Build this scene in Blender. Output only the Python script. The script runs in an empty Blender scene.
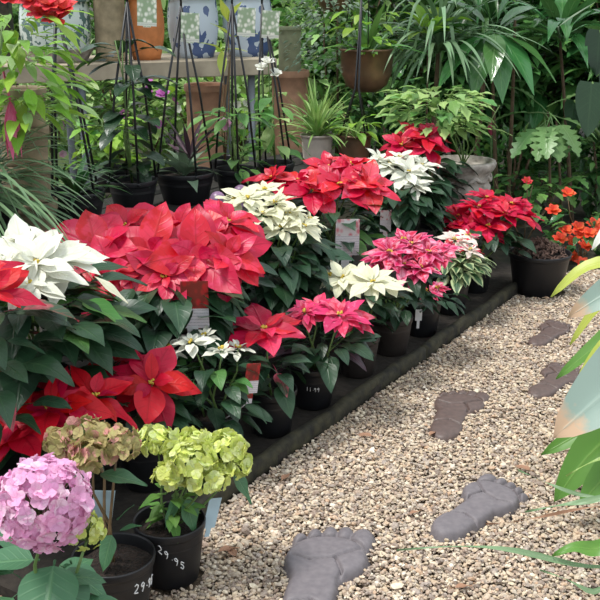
import bpy, math, random
import numpy as np
from mathutils import Vector

rng = np.random.default_rng(7)
random.seed(7)
PI = math.pi
scene = bpy.context.scene
C = scene.collection

# ------------------------------------------------------------------ camera
F = 1000.0
PITCH = math.radians(17.7)
H = 1.45
cam_d = bpy.data.cameras.new('camera')
cam = bpy.data.objects.new('camera', cam_d)
C.objects.link(cam)
cam.location = (0, 0, H)
cam.rotation_euler = (PI / 2 - PITCH, 0, 0)
cam_d.sensor_fit = 'HORIZONTAL'
cam_d.sensor_width = 36
cam_d.lens = 36 * F / 600
cam_d.clip_end = 100
scene.camera = cam
SP, CP = math.sin(PITCH), math.cos(PITCH)


def ray(px, py):
    u, v = (px - 300) / F, (py - 300) / F
    return np.array([u, CP - v * SP, -SP - v * CP])


def onz(px, py, z=0.0):
    d = ray(px, py)
    k = (z - H) / d[2]
    return np.array([0, 0, H]) + d * k


def at(px, py, Y):
    d = ray(px, py)
    return np.array([0, 0, H]) + d * (Y / d[1])


# the planted bed: a straight edge beside the path; t runs along it, s back from it
E0 = onz(240, 491)[:2]
E1 = onz(503, 304)[:2]
BD = (E1 - E0) / np.linalg.norm(E1 - E0)
BN = np.array([-BD[1], BD[0]])
if BN[0] > 0:
    BN = -BN


def bed(t, s, z=0.0):
    p = E0 + BD * t + BN * s
    return np.array([p[0], p[1], z])


def sdist(x, y):
    return (x - E0[0]) * BN[0] + (y - E0[1]) * BN[1]


def project(p):
    d = np.asarray(p) - np.array([0, 0, H])
    zc = d[1] * CP - d[2] * SP
    return 300 + F * d[0] / zc, 300 + F * (-d[2] * CP - d[1] * SP) / zc


def row(px, s, z):
    lo, hi = -1.5, 6.0
    for _ in range(50):
        m = (lo + hi) / 2
        if project(bed(m, s, z))[0] < px:
            lo = m
        else:
            hi = m
    return bed(lo, s, z)


# ------------------------------------------------------------------ helpers
def lin(r, g, b):
    f = lambda c: c / 12.92 if c <= 0.04045 else ((c + 0.055) / 1.055) ** 2.4
    return (f(r / 255), f(g / 255), f(b / 255), 1)


def nz(v):
    v = np.asarray(v, float)
    return v / (np.linalg.norm(v) + 1e-12)


Z = np.array([0, 0, 1.0])


class MB:
    def __init__(self):
        self.v, self.uv, self.f, self.n = [], [], [], 0

    def add(self, verts, faces, uv=None, mat=0):
        verts = np.asarray(verts, float)
        self.v.append(verts)
        self.uv.append(np.zeros((len(verts), 2)) if uv is None else np.asarray(uv, float))
        for fa in (faces if isinstance(faces, list) else [faces]):
            fa = np.asarray(fa, int)
            if len(fa):
                self.f.append((fa + self.n, mat))
        self.n += len(verts)
        return self

    def build(self, name, mats, parent=None, origin=None, smooth=True):
        me = bpy.data.meshes.new(name)
        V = np.concatenate(self.v)
        UV = np.concatenate(self.uv)
        o = bpy.data.objects.new(name, me)
        C.objects.link(o)
        if parent is not None:
            root = parent
            while root.parent is not None:
                root = root.parent
            org = np.array(root.location)
            o.parent = parent
        else:
            org = np.array(origin) if origin is not None else np.array([V[:, 0].mean(), V[:, 1].mean(), V[:, 2].min()])
            o.location = org
        V = V - org
        me.vertices.add(len(V))
        me.vertices.foreach_set('co', V.astype(np.float32).ravel())
        lv = np.concatenate([fa.ravel() for fa, m in self.f])
        tot = np.concatenate([np.full(len(fa), fa.shape[1]) for fa, m in self.f])
        mi = np.concatenate([np.full(len(fa), m) for fa, m in self.f])
        me.loops.add(len(lv))
        me.loops.foreach_set('vertex_index', lv.astype(np.int32))
        me.polygons.add(len(tot))
        me.polygons.foreach_set('loop_start', (np.cumsum(tot) - tot).astype(np.int32))
        me.polygons.foreach_set('loop_total', tot.astype(np.int32))
        me.polygons.foreach_set('material_index', mi.astype(np.int32))
        me.polygons.foreach_set('use_smooth', np.full(len(tot), smooth))
        ul = me.uv_layers.new(name='UVMap')
        ul.data.foreach_set('uv', UV[lv].astype(np.float32).ravel())
        for m in (mats if isinstance(mats, (list, tuple)) else [mats]):
            me.materials.append(m)
        me.update(calc_edges=True)
        me.validate()
        return o


def grid_faces(a, b, wrap=False):
    i, j = np.meshgrid(np.arange(a - 1), np.arange(b if wrap else b - 1), indexing='ij')
    j2 = (j + 1) % b
    return np.stack([i * b + j, i * b + j2, (i + 1) * b + j2, (i + 1) * b + j], -1).reshape(-1, 4)


def profile(kind, s):
    if kind == 'bract':
        return np.sin(PI * np.clip(s, 0, 1) ** 0.85) ** 1.05
    if kind == 'ovate':
        return np.sin(PI * s ** 0.68) ** 0.9 * (1 - 0.25 * s)
    if kind == 'lance':
        return np.sin(PI * s ** 0.8) ** 1.2
    if kind == 'strap':
        return np.minimum(1, 0.55 + 2 * s) * (1 - s ** 3.5)
    if kind == 'petal':
        return np.sqrt(np.clip(1 - (2 * (s ** 0.9) - 1) ** 2, 0, 1)) ** 0.85
    if kind == 'heart':
        return np.clip((1 - s) ** 0.75 * (0.55 + 1.1 * np.sqrt(s + 0.02)), 0, 2)
    if kind == 'oak':
        return np.sin(PI * s ** 0.7) ** 0.8 * (1 + 0.28 * np.sin(s * 13 + 0.6)) * 0.95
    if kind == 'lobed':
        return np.sin(PI * (0.06 + 0.94 * s) ** 0.75) ** 0.6 * (0.42 + 0.58 * np.abs(np.sin(5.5 * PI * s)))
    return np.sin(PI * s)


def leaf(mb, base, d, L, W, kind='ovate', up=None, droop=0.5, fold=0.12, wave=0.0, n=6, m=1, twist=0.0, mat=0, cup=0.0, petiole=0.0, pr=0.0016, pmat=None, ph=0.0):
    """a curved blade that starts at base, heads along d and sags towards the ground"""
    d = nz(d)
    up = Z if up is None else nz(up)
    base = np.asarray(base, float)
    if petiole > 0:
        q = base + d * petiole
        tube(mb, [base, (base + q) / 2 + Z * petiole * 0.05, q], [pr, pr * 0.9, pr * 0.7], 4, pmat if pmat is not None else mat)
        base = q
    s = np.linspace(0, 1, n + 1)
    T = d[None] + (-Z)[None] * (droop * s[:, None]) + up[None] * (cup * s[:, None])
    T /= np.linalg.norm(T, axis=1, keepdims=True) + 1e-12
    c = np.zeros((n + 1, 3))
    c[1:] = np.cumsum((T[1:] + T[:-1]) / 2, 0) * (L / n)
    c += base
    side0 = np.cross(d, up)
    if np.linalg.norm(side0) < 1e-3:
        side0 = np.cross(d, np.array([1, 0.2, 0]))
    side0 = nz(side0)
    nrm0 = np.cross(side0, d)
    a = twist * s
    N = np.cross(np.broadcast_to(side0, T.shape), T)
    N /= np.linalg.norm(N, axis=1, keepdims=True) + 1e-12
    S = side0[None] * np.cos(a)[:, None] + N * np.sin(a)[:, None]
    N2 = -side0[None] * np.sin(a)[:, None] + N * np.cos(a)[:, None]
    w = profile(kind, s) * W / 2
    k = np.linspace(-1, 1, 2 * m + 1)
    off = (np.abs(k)[None] * fold * w[:, None]) + wave * W * np.sin(s * 11 + ph)[:, None] * k[None] * np.abs(k)[None]
    P = c[:, None] + S[:, None] * (k[None, :, None] * w[:, None, None]) + N2[:, None] * off[..., None]
    uv = np.stack(np.broadcast_arrays(s[:, None], (k * 0.5 + 0.5)[None]), -1)
    mb.add(P.reshape(-1, 3), grid_faces(n + 1, 2 * m + 1), uv.reshape(-1, 2), mat)


def tube(mb, pts, r, n=6, mat=0, cap=True):
    pts = np.asarray(pts, float)
    k = len(pts)
    r = np.full(k, r) if np.isscalar(r) else np.asarray(r, float)
    T = np.gradient(pts, axis=0)
    T /= np.linalg.norm(T, axis=1, keepdims=True) + 1e-12
    ref = np.array([1, 0, 0.0]) if abs(T[0][0]) < 0.8 else np.array([0, 1, 0.0])
    A = np.cross(T, ref)
    A /= np.linalg.norm(A, axis=1, keepdims=True) + 1e-12
    B = np.cross(T, A)
    th = np.arange(n) / n * 2 * PI
    P = pts[:, None] + r[:, None, None] * (A[:, None] * np.cos(th)[None, :, None] + B[:, None] * np.sin(th)[None, :, None])
    fs = [grid_faces(k, n, True)]
    if cap:
        fs += [np.arange(n)[None, ::-1], np.arange(n)[None] + (k - 1) * n]
    uv = np.stack(np.broadcast_arrays(np.linspace(0, 1, k)[:, None], (np.arange(n) / n)[None]), -1).reshape(-1, 2)
    mb.add(P.reshape(-1, 3), fs, uv, mat)


def lathe(mb, prof, c, n=36, mat=0, sx=1.0, sy=1.0):
    prof = np.asarray(prof, float)
    th = np.arange(n) / n * 2 * PI
    P = np.stack([c[0] + prof[:, 0][:, None] * np.cos(th)[None] * sx, c[1] + prof[:, 0][:, None] * np.sin(th)[None] * sy,
                  np.broadcast_to(c[2] + prof[:, 1][:, None], (len(prof), n))], -1)
    uv = np.stack(np.broadcast_arrays(np.linspace(0, 1, len(prof))[:, None], (np.arange(n) / n)[None]), -1).reshape(-1, 2)
    mb.add(P.reshape(-1, 3), grid_faces(len(prof), n, True), uv, mat)


def box(mb, c, size, ax=None, mat=0, bev=0.0):
    """a box with softened edges; ax = three axis vectors"""
    ax = np.eye(3) if ax is None else np.asarray(ax, float)
    h = np.asarray(size, float) / 2
    b = min(bev, h.min() * 0.9)
    if b <= 0:
        q = np.array([[x, y, z] for x in (-1, 1) for y in (-1, 1) for z in (-1, 1)]) * h
        fs = np.array([[0, 1, 3, 2], [4, 6, 7, 5], [0, 4, 5, 1], [2, 3, 7, 6], [0, 2, 6, 4], [1, 5, 7, 3]])
        uvq = (q[:, [0, 2]] / (2 * h[[0, 2]]) + 0.5)
        mb.add(np.asarray(c) + q @ ax, fs, uvq, mat)
        return
    pts, idx = [], {}
    for sx in (-1, 1):
        for sy in (-1, 1):
            for sz in (-1, 1):
                for k in range(3):
                    p = np.array([sx * h[0], sy * h[1], sz * h[2]], float)
                    for j in range(3):
                        if j != k:
                            p[j] -= np.sign(p[j]) * b
                    idx[(sx, sy, sz, k)] = len(pts)
                    pts.append(p)
    fs4, fs3 = [], []
    for k in range(3):
        o1, o2 = [j for j in range(3) if j != k]
        for sg in (-1, 1):
            f = []
            for a1, a2 in ((-1, -1), (1, -1), (1, 1), (-1, 1)):
                key = [0, 0, 0]
                key[k], key[o1], key[o2] = sg, a1, a2
                f.append(idx[(*key, k)])
            fs4.append(f)
    for k in range(3):
        o1, o2 = [j for j in range(3) if j != k]
        for a1 in (-1, 1):
            for a2 in (-1, 1):
                f = []
                for kk, sg in ((o1, -1), (o1, 1), (o2, 1), (o2, -1)):
                    key = [0, 0, 0]
                    key[k], key[o1], key[o2] = sg, a1, a2
                    f.append(idx[(*key, kk)])
                fs4.append(f)
    for sx in (-1, 1):
        for sy in (-1, 1):
            for sz in (-1, 1):
                fs3.append([idx[(sx, sy, sz, k)] for k in range(3)])
    pts = np.array(pts)
    uvq = pts[:, [0, 2]] / (2 * h[[0, 2]]) + 0.5
    # make the normals agree
    def fix(f):
        a, b2, c2 = pts[f[0]], pts[f[1]], pts[f[2]]
        nn = np.cross(b2 - a, c2 - a)
        return f if np.dot(nn, np.mean(pts[f], 0)) > 0 else f[::-1]
    mb.add(np.asarray(c) + pts @ ax, [np.array([fix(f) for f in fs4]), np.array([fix(f) for f in fs3])], uvq, mat)


def ball(mb, c, r, mat=0, n=12, k=8, sz=1.0):
    ph = np.linspace(-PI / 2, PI / 2, k)
    lathe(mb, np.stack([np.cos(ph) * r + 1e-5, np.sin(ph) * r * sz], -1), c, n, mat)


def tag(o, label, cat, group=None, kind=None):
    o['label'] = label
    o['category'] = cat
    if group:
        o['group'] = group
    if kind:
        o['kind'] = kind
    return o


def thing(name, loc, label, cat, group=None):
    o = bpy.data.objects.new(name, None)
    C.objects.link(o)
    o.location = [float(q) for q in loc]
    o.empty_display_size = 0.05
    return tag(o, label, cat, group)


# ------------------------------------------------------------------ materials
class NT:
    def __init__(self, name):
        self.m = bpy.data.materials.new(name)
        self.m.use_nodes = True
        self.t = self.m.node_tree
        self.t.nodes.clear()
        self.out = self.t.nodes.new('ShaderNodeOutputMaterial')

    def n(self, typ, **kw):
        nd = self.t.nodes.new('ShaderNode' + typ)
        for k, v in kw.items():
            if k.startswith('i_'):
                nd.inputs[k[2:].replace('_', ' ')].default_value = v
            else:
                setattr(nd, k, v)
        return nd

    def l(self, a, b):
        self.t.links.new(a, b)

    def math(self, op, a, b=None, c=None, clamp=False):
        nd = self.n('Math', operation=op)
        nd.use_clamp = clamp
        for i, x in enumerate((a, b, c)):
            if x is None:
                continue
            if isinstance(x, (int, float)):
                nd.inputs[i].default_value = x
            else:
                self.l(x, nd.inputs[i])
        return nd.outputs[0]

    def mix(self, f, a, b, blend='MIX'):
        nd = self.n('Mix', data_type='RGBA', blend_type=blend)
        for sock, x in ((nd.inputs[0], f), (nd.inputs[6], a), (nd.inputs[7], b)):
            if isinstance(x, (int, float)):
                sock.default_value = x
            elif isinstance(x, tuple):
                sock.default_value = x
            else:
                self.l(x, sock)
        return nd.outputs[2]

    def ramp(self, f, stops, interp='LINEAR'):
        nd = self.n('ValToRGB')
        cr = nd.color_ramp
        cr.interpolation = interp
        while len(cr.elements) < len(stops):
            cr.elements.new(0.5)
        for e, (p, col) in zip(cr.elements, stops):
            e.position = p
            e.color = col
        self.l(f, nd.inputs[0])
        return nd.outputs[0]

    def noise(self, scale, detail=3, vec=None, rough=0.5):
        nd = self.n('TexNoise')
        nd.inputs['Scale'].default_value = scale
        nd.inputs['Detail'].default_value = detail
        nd.inputs['Roughness'].default_value = rough
        if vec is None:
            vec = self.n('TexCoord').outputs['Object']
        self.l(vec, nd.inputs['Vector'])
        return nd.outputs['Fac']

    def finish(self, col, rough=0.5, bump=None, bstr=0.3, bdist=0.002, spec=0.5, transl=0.0, metal=0.0, coat=0.0):
        p = self.n('BsdfPrincipled')
        if isinstance(col, tuple):
            p.inputs['Base Color'].default_value = col
        else:
            self.l(col, p.inputs['Base Color'])
        if isinstance(rough, (int, float)):
            p.inputs['Roughness'].default_value = rough
        else:
            self.l(rough, p.inputs['Roughness'])
        p.inputs['Specular IOR Level'].default_value = spec
        p.inputs['Metallic'].default_value = metal
        p.inputs['Coat Weight'].default_value = coat
        bn = None
        if bump is not None:
            b = self.n('Bump')
            b.inputs['Strength'].default_value = bstr
            b.inputs['Distance'].default_value = bdist
            self.l(bump, b.inputs['Height'])
            bn = b.outputs[0]
            self.l(bn, p.inputs['Normal'])
        sh = p.outputs[0]
        if transl > 0:
            tr = self.n('BsdfTranslucent')
            if isinstance(col, tuple):
                tr.inputs[0].default_value = col
            else:
                self.l(col, tr.inputs[0])
            if bn:
                self.l(bn, tr.inputs['Normal'])
            mx = self.n('MixShader')
            mx.inputs[0].default_value = transl
            self.l(sh, mx.inputs[1])
            self.l(tr.outputs[0], mx.inputs[2])
            sh = mx.outputs[0]
        self.l(sh, self.out.inputs[0])
        return self.m


def simple(name, c, rough=0.5, var=0.15, scale=20, bstr=0.2, bdist=0.002, spec=0.5, metal=0.0, c2=None, coat=0.0):
    t = NT(name)
    f = t.noise(scale, 4)
    d = c2 or tuple(x * (1 - var) for x in c[:3]) + (1,)
    e = tuple(min(1, x * (1 + var)) for x in c[:3]) + (1,) if c2 is None else c
    f2 = t.ramp(f, [(0.3, d), (0.7, e)])
    return t.finish(f2, rough, f, bstr, bdist, spec, 0, metal, coat)


def leafmat(name, c, vein, rough=0.42, transl=0.2, vary=0.3, hue=0.02, veins=7, vamt=0.55, mottle=None, mscale=30, mlo=0.5, mhi=0.62, edge=None, spec=0.4, bstr=0.35, tip=None):
    t = NT(name)
    uv = t.n('UVMap')
    sep = t.n('SeparateXYZ')
    t.l(uv.outputs[0], sep.inputs[0])
    u, v = sep.outputs[0], sep.outputs[1]
    av = t.math('MULTIPLY', t.math('ABSOLUTE', t.math('SUBTRACT', v, 0.5)), 2.0)
    mid = t.math('SUBTRACT', 1.0, t.math('MULTIPLY', av, 9.0), clamp=True)
    sv = t.math('FRACT', t.math('MULTIPLY', t.math('SUBTRACT', u, t.math('MULTIPLY', av, 0.22)), float(veins)))
    sv = t.math('SUBTRACT', 1.0, t.math('MULTIPLY', t.math('ABSOLUTE', t.math('SUBTRACT', sv, 0.5)), 7.0), clamp=True)
    sv = t.math('MULTIPLY', sv, t.math('SUBTRACT', 1.0, t.math('MULTIPLY', av, 0.75)))
    vm = t.math('MAXIMUM', mid, t.math('MULTIPLY', sv, 0.6))
    geo = t.n('NewGeometry')
    rnd = geo.outputs['Random Per Island']
    col = c
    if mottle is not None:
        nf = t.noise(mscale, 3)
        mf = t.n('MapRange')
        mf.inputs[1].default_value, mf.inputs[2].default_value = mlo, mhi
        r2 = t.math('FRACT', t.math('MULTIPLY', rnd, 7.31))
        t.l(t.math('ADD', nf, t.math('MULTIPLY', t.math('SUBTRACT', r2, 0.5), 0.25)), mf.inputs[0])
        col = t.mix(mf.outputs[0], c, mottle)
    if edge is not None:
        ef = t.n('MapRange')
        ef.inputs[1].default_value, ef.inputs[2].default_value = 0.35, 0.75
        t.l(t.math('ADD', av, t.math('MULTIPLY', t.math('SUBTRACT', t.noise(60, 2), 0.5), 0.9)), ef.inputs[0])
        col = t.mix(ef.outputs[0], col, edge)
    if tip is not None:
        tf = t.n('MapRange')
        tf.inputs[1].default_value, tf.inputs[2].default_value = tip[1], tip[2]
        t.l(t.math('ADD', u, t.math('MULTIPLY', t.math('SUBTRACT', t.noise(40, 2), 0.5), 0.1)), tf.inputs[0])
        col = t.mix(tf.outputs[0], col, tip[0])
    col = t.mix(t.math('MULTIPLY', vm, vamt), col, vein)
    hs = t.n('HueSaturation')
    t.l(col, hs.inputs['Color'])
    t.l(t.math('ADD', 0.5 - hue / 2, t.math('MULTIPLY', t.math('FRACT', t.math('MULTIPLY', rnd, 3.7)), hue)), hs.inputs['Hue'])
    t.l(t.math('ADD', 1.0 - vary / 2, t.math('MULTIPLY', rnd, vary)), hs.inputs['Value'])
    return t.finish(hs.outputs[0], rough, vm, bstr, 0.003, spec, transl)


M = {}
# poinsettia bracts
M['red'] = leafmat('red_bract', lin(198, 14, 52), lin(164, 8, 38), 0.42, 0.25, 0.35, 0.015, mottle=lin(214, 44, 86), mscale=25, spec=0.5)
M['deep_red'] = leafmat('deep_red_bract', lin(192, 16, 44), lin(156, 10, 30), 0.45, 0.25, 0.35, 0.015, spec=0.3)
M['scarlet'] = leafmat('scarlet_bract', lin(204, 14, 44), lin(172, 10, 32), 0.36, 0.25, 0.3, 0.015, mottle=lin(222, 70, 100), mscale=18, spec=0.6)
M['white'] = leafmat('white_bract', lin(226, 226, 212), lin(200, 208, 166), 0.5, 0.25, 0.12, 0.01, vamt=0.4, spec=0.3)
M['cream'] = leafmat('cream_bract', lin(228, 226, 198), lin(198, 206, 146), 0.5, 0.25, 0.14, 0.01, vamt=0.5, spec=0.3)
M['pink'] = leafmat('pink_bract', lin(214, 54, 98), lin(190, 30, 70), 0.5, 0.25, 0.3, 0.02, mottle=lin(226, 110, 140), mscale=40, spec=0.3)
M['marbled'] = leafmat('marbled_pink_bract', lin(200, 30, 78), lin(186, 30, 70), 0.5, 0.25, 0.3, 0.02, mottle=lin(236, 168, 190), mscale=38, mlo=0.52, mhi=0.64, edge=lin(222, 108, 142), spec=0.3)
M['pink_white'] = leafmat('white_and_pink_bract', lin(236, 226, 214), lin(220, 130, 140), 0.5, 0.25, 0.2, 0.02, mottle=lin(206, 50, 80), mscale=24, mlo=0.5, mhi=0.56, spec=0.3)
# leaves
M['pleaf'] = leafmat('dark_poinsettia_leaf', lin(38, 66, 44), lin(70, 100, 66), 0.38, 0.12, 0.5, 0.03, vamt=0.35)
M['pleaf_light'] = leafmat('fresh_poinsettia_leaf', lin(74, 118, 58), lin(120, 155, 90), 0.42, 0.2, 0.4, 0.03, vamt=0.4)
M['varleaf'] = leafmat('cream_edged_leaf', lin(50, 86, 52), lin(90, 120, 80), 0.42, 0.15, 0.35, 0.02, edge=lin(176, 190, 140), vamt=0.3)
M['purpleleaf'] = leafmat('purple_flushed_leaf', lin(70, 52, 62), lin(130, 60, 80), 0.42, 0.12, 0.4, 0.02, vamt=0.4)
M['redflush'] = leafmat('green_leaf_flushed_red', lin(52, 72, 50), lin(170, 60, 80), 0.42, 0.15, 0.3, 0.02, mottle=lin(206, 90, 110), mscale=14, mlo=0.5, mhi=0.65)
M['stem'] = simple('green_stem', lin(92, 120, 62), 0.5, 0.2, 60)
M['redstem'] = simple('reddish_stem', lin(110, 88, 60), 0.5, 0.2, 60)
M['woody'] = simple('woody_stem', lin(96, 78, 58), 0.8, 0.3, 40, 0.5)
M['cyath'] = simple('yellow_green_bud', lin(196, 170, 60), 0.5, 0.4, 120)
# hydrangeas
M['hpink'] = leafmat('pink_hydrangea_petal', lin(236, 176, 212), lin(222, 146, 194), 0.55, 0.3, 0.2, 0.02, vamt=0.3, mottle=lin(244, 214, 230), mscale=30, veins=4, spec=0.25)
M['hgreen'] = leafmat('lime_hydrangea_petal', lin(212, 222, 124), lin(176, 196, 90), 0.55, 0.3, 0.3, 0.02, vamt=0.35, mottle=lin(222, 228, 164), mscale=40, veins=4, spec=0.25)
M['hbrown'] = leafmat('fading_hydrangea_petal', lin(176, 166, 110), lin(150, 104, 92), 0.55, 0.3, 0.4, 0.03, vamt=0.5, mottle=lin(216, 150, 148), mscale=30, mlo=0.52, mhi=0.64, veins=4, spec=0.25)
M['hleaf'] = leafmat('hydrangea_leaf', lin(70, 112, 78), lin(110, 150, 104), 0.42, 0.18, 0.35, 0.02, veins=8, vamt=0.5)
M['hleaf_light'] = leafmat('young_hydrangea_leaf', lin(96, 140, 66), lin(130, 168, 90), 0.45, 0.22, 0.35, 0.02, veins=8, vamt=0.4)
# garden foliage
M['jungle'] = leafmat('glossy_jungle_leaf', lin(74, 124, 66), lin(130, 170, 106), 0.2, 0.22, 0.5, 0.04, vamt=0.4, spec=0.6)
M['deep'] = leafmat('deep_green_leaf', lin(58, 96, 50), lin(92, 130, 78), 0.28, 0.2, 0.6, 0.05, vamt=0.3)
M['pale'] = leafmat('sunlit_pale_leaf', lin(190, 214, 150), lin(216, 230, 180), 0.42, 0.4, 0.5, 0.04, vamt=0.3)  # paleness is sunlight painted into the leaves of shrubs under the bench
M['mid'] = leafmat('mid_green_leaf', lin(96, 142, 70), lin(130, 170, 98), 0.4, 0.28, 0.5, 0.04, vamt=0.3)
M['philo'] = leafmat('pale_lobed_leaf', lin(112, 152, 92), lin(150, 182, 126), 0.36, 0.28, 0.4, 0.03, vamt=0.35)
M['ear'] = leafmat('dark_heart_leaf', lin(36, 62, 38), lin(58, 88, 54), 0.3, 0.15, 0.3, 0.02, vamt=0.3)
M['lime'] = leafmat('lime_green_leaf', lin(134, 178, 62), lin(160, 196, 100), 0.42, 0.35, 0.4, 0.04, vamt=0.3)
M['sunny'] = leafmat('pale_sunny_leaf', lin(158, 192, 118), lin(190, 214, 150), 0.42, 0.35, 0.5, 0.04, vamt=0.3)  # light green, made paler to paint in sunlight behind the bench
M['grey'] = leafmat('grey_green_leaf', lin(128, 150, 122), lin(160, 176, 150), 0.45, 0.2, 0.35, 0.03, vamt=0.3)
M['blade'] = leafmat('grey_green_blade', lin(112, 144, 104), lin(160, 182, 148), 0.4, 0.18, 0.4, 0.03, veins=1, vamt=0.4)
M['darkblade'] = leafmat('dark_strap_blade', lin(58, 92, 64), lin(120, 146, 110), 0.38, 0.18, 0.5, 0.03, veins=1, vamt=0.3)
M['spider'] = leafmat('striped_spider_blade', lin(128, 164, 84), lin(206, 214, 160), 0.4, 0.25, 0.35, 0.03, veins=1, vamt=0.6)
M['bluegreen'] = leafmat('blue_green_broad_leaf', lin(142, 162, 152), lin(168, 186, 174), 0.36, 0.18, 0.15, 0.01, veins=1, vamt=0.4, tip=(lin(196, 166, 136), 0.87, 0.92))
M['broad'] = leafmat('broad_green_leaf', lin(88, 138, 56), lin(130, 170, 84), 0.36, 0.25, 0.25, 0.02, veins=1, vamt=0.35)
M['yellowleaf'] = leafmat('yellowing_leaf', lin(176, 190, 84), lin(206, 212, 120), 0.4, 0.28, 0.2, 0.02, veins=1, vamt=0.3)
M['orange'] = leafmat('orange_petal', lin(240, 98, 56), lin(222, 70, 36), 0.5, 0.25, 0.25, 0.02, vamt=0.2, veins=3)
M['coral'] = leafmat('coral_red_petal', lin(224, 62, 66), lin(238, 150, 96), 0.5, 0.25, 0.3, 0.02, vamt=0.4, veins=3)
M['mauve'] = leafmat('mauve_petal', lin(206, 120, 196), lin(180, 90, 170), 0.5, 0.3, 0.3, 0.03, vamt=0.2, veins=3)
M['palepetal'] = leafmat('white_petal', lin(236, 236, 226), lin(214, 220, 190), 0.5, 0.3, 0.15, 0.01, vamt=0.2, veins=3)
M['rosebud'] = leafmat('pink_bud', lin(206, 96, 130), lin(170, 60, 100), 0.45, 0.2, 0.15, 0.01, vamt=0.3, veins=3)
M['dryleaf'] = leafmat('dry_leaf', lin(156, 122, 94), lin(110, 80, 60), 0.7, 0.1, 0.35, 0.03, vamt=0.5)
# hard things
M['blackpot'] = simple('black_plastic', lin(27, 27, 30), 0.42, 0.12, 40, 0.05, spec=0.45)
M['brownpot'] = simple('dark_brown_plastic', lin(50, 44, 42), 0.5, 0.12, 40, 0.05, spec=0.4)
M['soil'] = simple('potting_soil', lin(56, 42, 34), 0.95, 0.5, 110, 1.0, 0.02, c2=lin(20, 15, 12))
M['mulch'] = simple('bark_mulch', lin(120, 94, 82), 0.95, 0.5, 60, 1.0, 0.01, c2=lin(50, 36, 32))
M['timber'] = simple('weathered_dark_timber', lin(66, 62, 42), 0.85, 0.4, 22, 1.0, 0.008, c2=lin(24, 22, 17))
M['darkwood'] = simple('dark_bench_timber', lin(34, 31, 27), 0.85, 0.4, 20, 0.5, 0.004)
M['plank'] = simple('grey_beige_timber', lin(176, 162, 140), 0.8, 0.3, 9, 0.4, 0.003, c2=lin(136, 124, 106))
M['post'] = simple('grey_steel_post', lin(112, 118, 124), 0.5, 0.1, 10, 0.05)
M['terracotta'] = simple('terracotta', lin(206, 158, 128), 0.85, 0.2, 18, 0.3, 0.003, c2=lin(176, 134, 108))
M['sandstone'] = simple('sandy_terracotta', lin(156, 140, 112), 0.85, 0.2, 18, 0.3, 0.003, c2=lin(112, 100, 78))
M['orangeclay'] = simple('orange_clay', lin(190, 116, 64), 0.7, 0.2, 18, 0.3, 0.003)
M['palepot'] = simple('pale_pinkish_grey_pot', lin(180, 166, 156), 0.8, 0.15, 22, 0.3, 0.003)
M['palegreen'] = simple('pale_green_clay', lin(150, 152, 120), 0.8, 0.15, 22, 0.3, 0.003)
M['bronze'] = simple('bronze_bowl', lin(140, 104, 80), 0.34, 0.3, 10, 0.15, 0.003, metal=0.4, c2=lin(92, 72, 58))
M['urn'] = simple('weathered_stone_urn', lin(186, 178, 168), 0.9, 0.25, 24, 0.6, 0.006, c2=lin(120, 112, 104))
M['footgrey'] = simple('grey_concrete', lin(116, 109, 112), 0.6, 0.15, 60, 0.35, 0.002, c2=lin(100, 94, 98))
M['footbrown'] = simple('brown_grey_concrete', lin(98, 80, 75), 0.5, 0.15, 60, 0.35, 0.002, c2=lin(80, 66, 62))
M['wire'] = simple('black_hanger_plastic', lin(22, 22, 26), 0.45, 0.1, 30, 0.02)
M['mauveball'] = simple('mauve_glaze', lin(150, 118, 150), 0.35, 0.15, 30, 0.05, c2=lin(116, 88, 118))
M['paint'] = simple('white_paint_pen', lin(226, 226, 226), 0.6, 0.05, 30, 0.02)
M['bluetag'] = simple('pale_blue_tag_plastic', lin(176, 200, 212), 0.4, 0.06, 30, 0.02)
M['whitetag'] = simple('white_tag_plastic', lin(222, 222, 224), 0.4, 0.04, 30, 0.02)


def tagmat(name, pic, pic2, ground, split=0.42):
    """a printed plant tag: photo of a bloom above, small grey print lines below"""
    t = NT(name)
    sep = t.n('SeparateXYZ')
    uv = t.n('UVMap')
    t.l(uv.outputs[0], sep.inputs[0])
    v = sep.outputs[1]
    mp = t.n('Mapping')
    mp.inputs['Scale'].default_value = (5, 6, 1)
    t.l(uv.outputs[0], mp.inputs[0])
    vo = t.n('TexVoronoi')
    vo.inputs['Scale'].default_value = 1.0
    t.l(mp.outputs[0], vo.inputs['Vector'])
    p = t.ramp(vo.outputs['Distance'], [(0.25, pic), (0.6, pic2)])
    lines = t.math('GREATER_THAN', t.math('FRACT', t.math('MULTIPLY', v, 15.0)), 0.66)
    lines = t.math('MULTIPLY', lines, t.math('GREATER_THAN', t.noise(70, 1, uv.outputs[0]), 0.48))
    txt = t.mix(t.math('MULTIPLY', lines, 0.55), ground, lin(120, 116, 124))
    col = t.mix(t.math('GREATER_THAN', v, split), txt, p)
    return t.finish(col, 0.35, spec=0.5)


M['tagred'] = tagmat('red_bloom_tag', lin(176, 30, 36), lin(120, 40, 34), lin(222, 214, 220))
M['tagpale'] = tagmat('tag_with_pale_bloom', lin(206, 120, 130), lin(214, 206, 206), lin(214, 208, 212), 0.55)
M['tagwhite'] = tagmat('white_bloom_tag', lin(238, 240, 228), lin(150, 172, 140), lin(214, 218, 206), 0.12)


def ceramic(name, base, mark, scale, thr):
    t = NT(name)
    mp = t.n('Mapping')
    mp.inputs['Scale'].default_value = (1, 1, 0.8)
    t.l(t.n('TexCoord').outputs['Object'], mp.inputs[0])
    f = t.noise(scale, 2.5, mp.outputs[0])
    g = t.noise(scale * 2.3, 2, mp.outputs[0])
    mm = t.math('GREATER_THAN', t.math('ADD', f, t.math('MULTIPLY', g, 0.4)), thr)
    col = t.mix(mm, base, mark)
    return t.finish(col, 0.2, spec=0.5)


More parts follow.
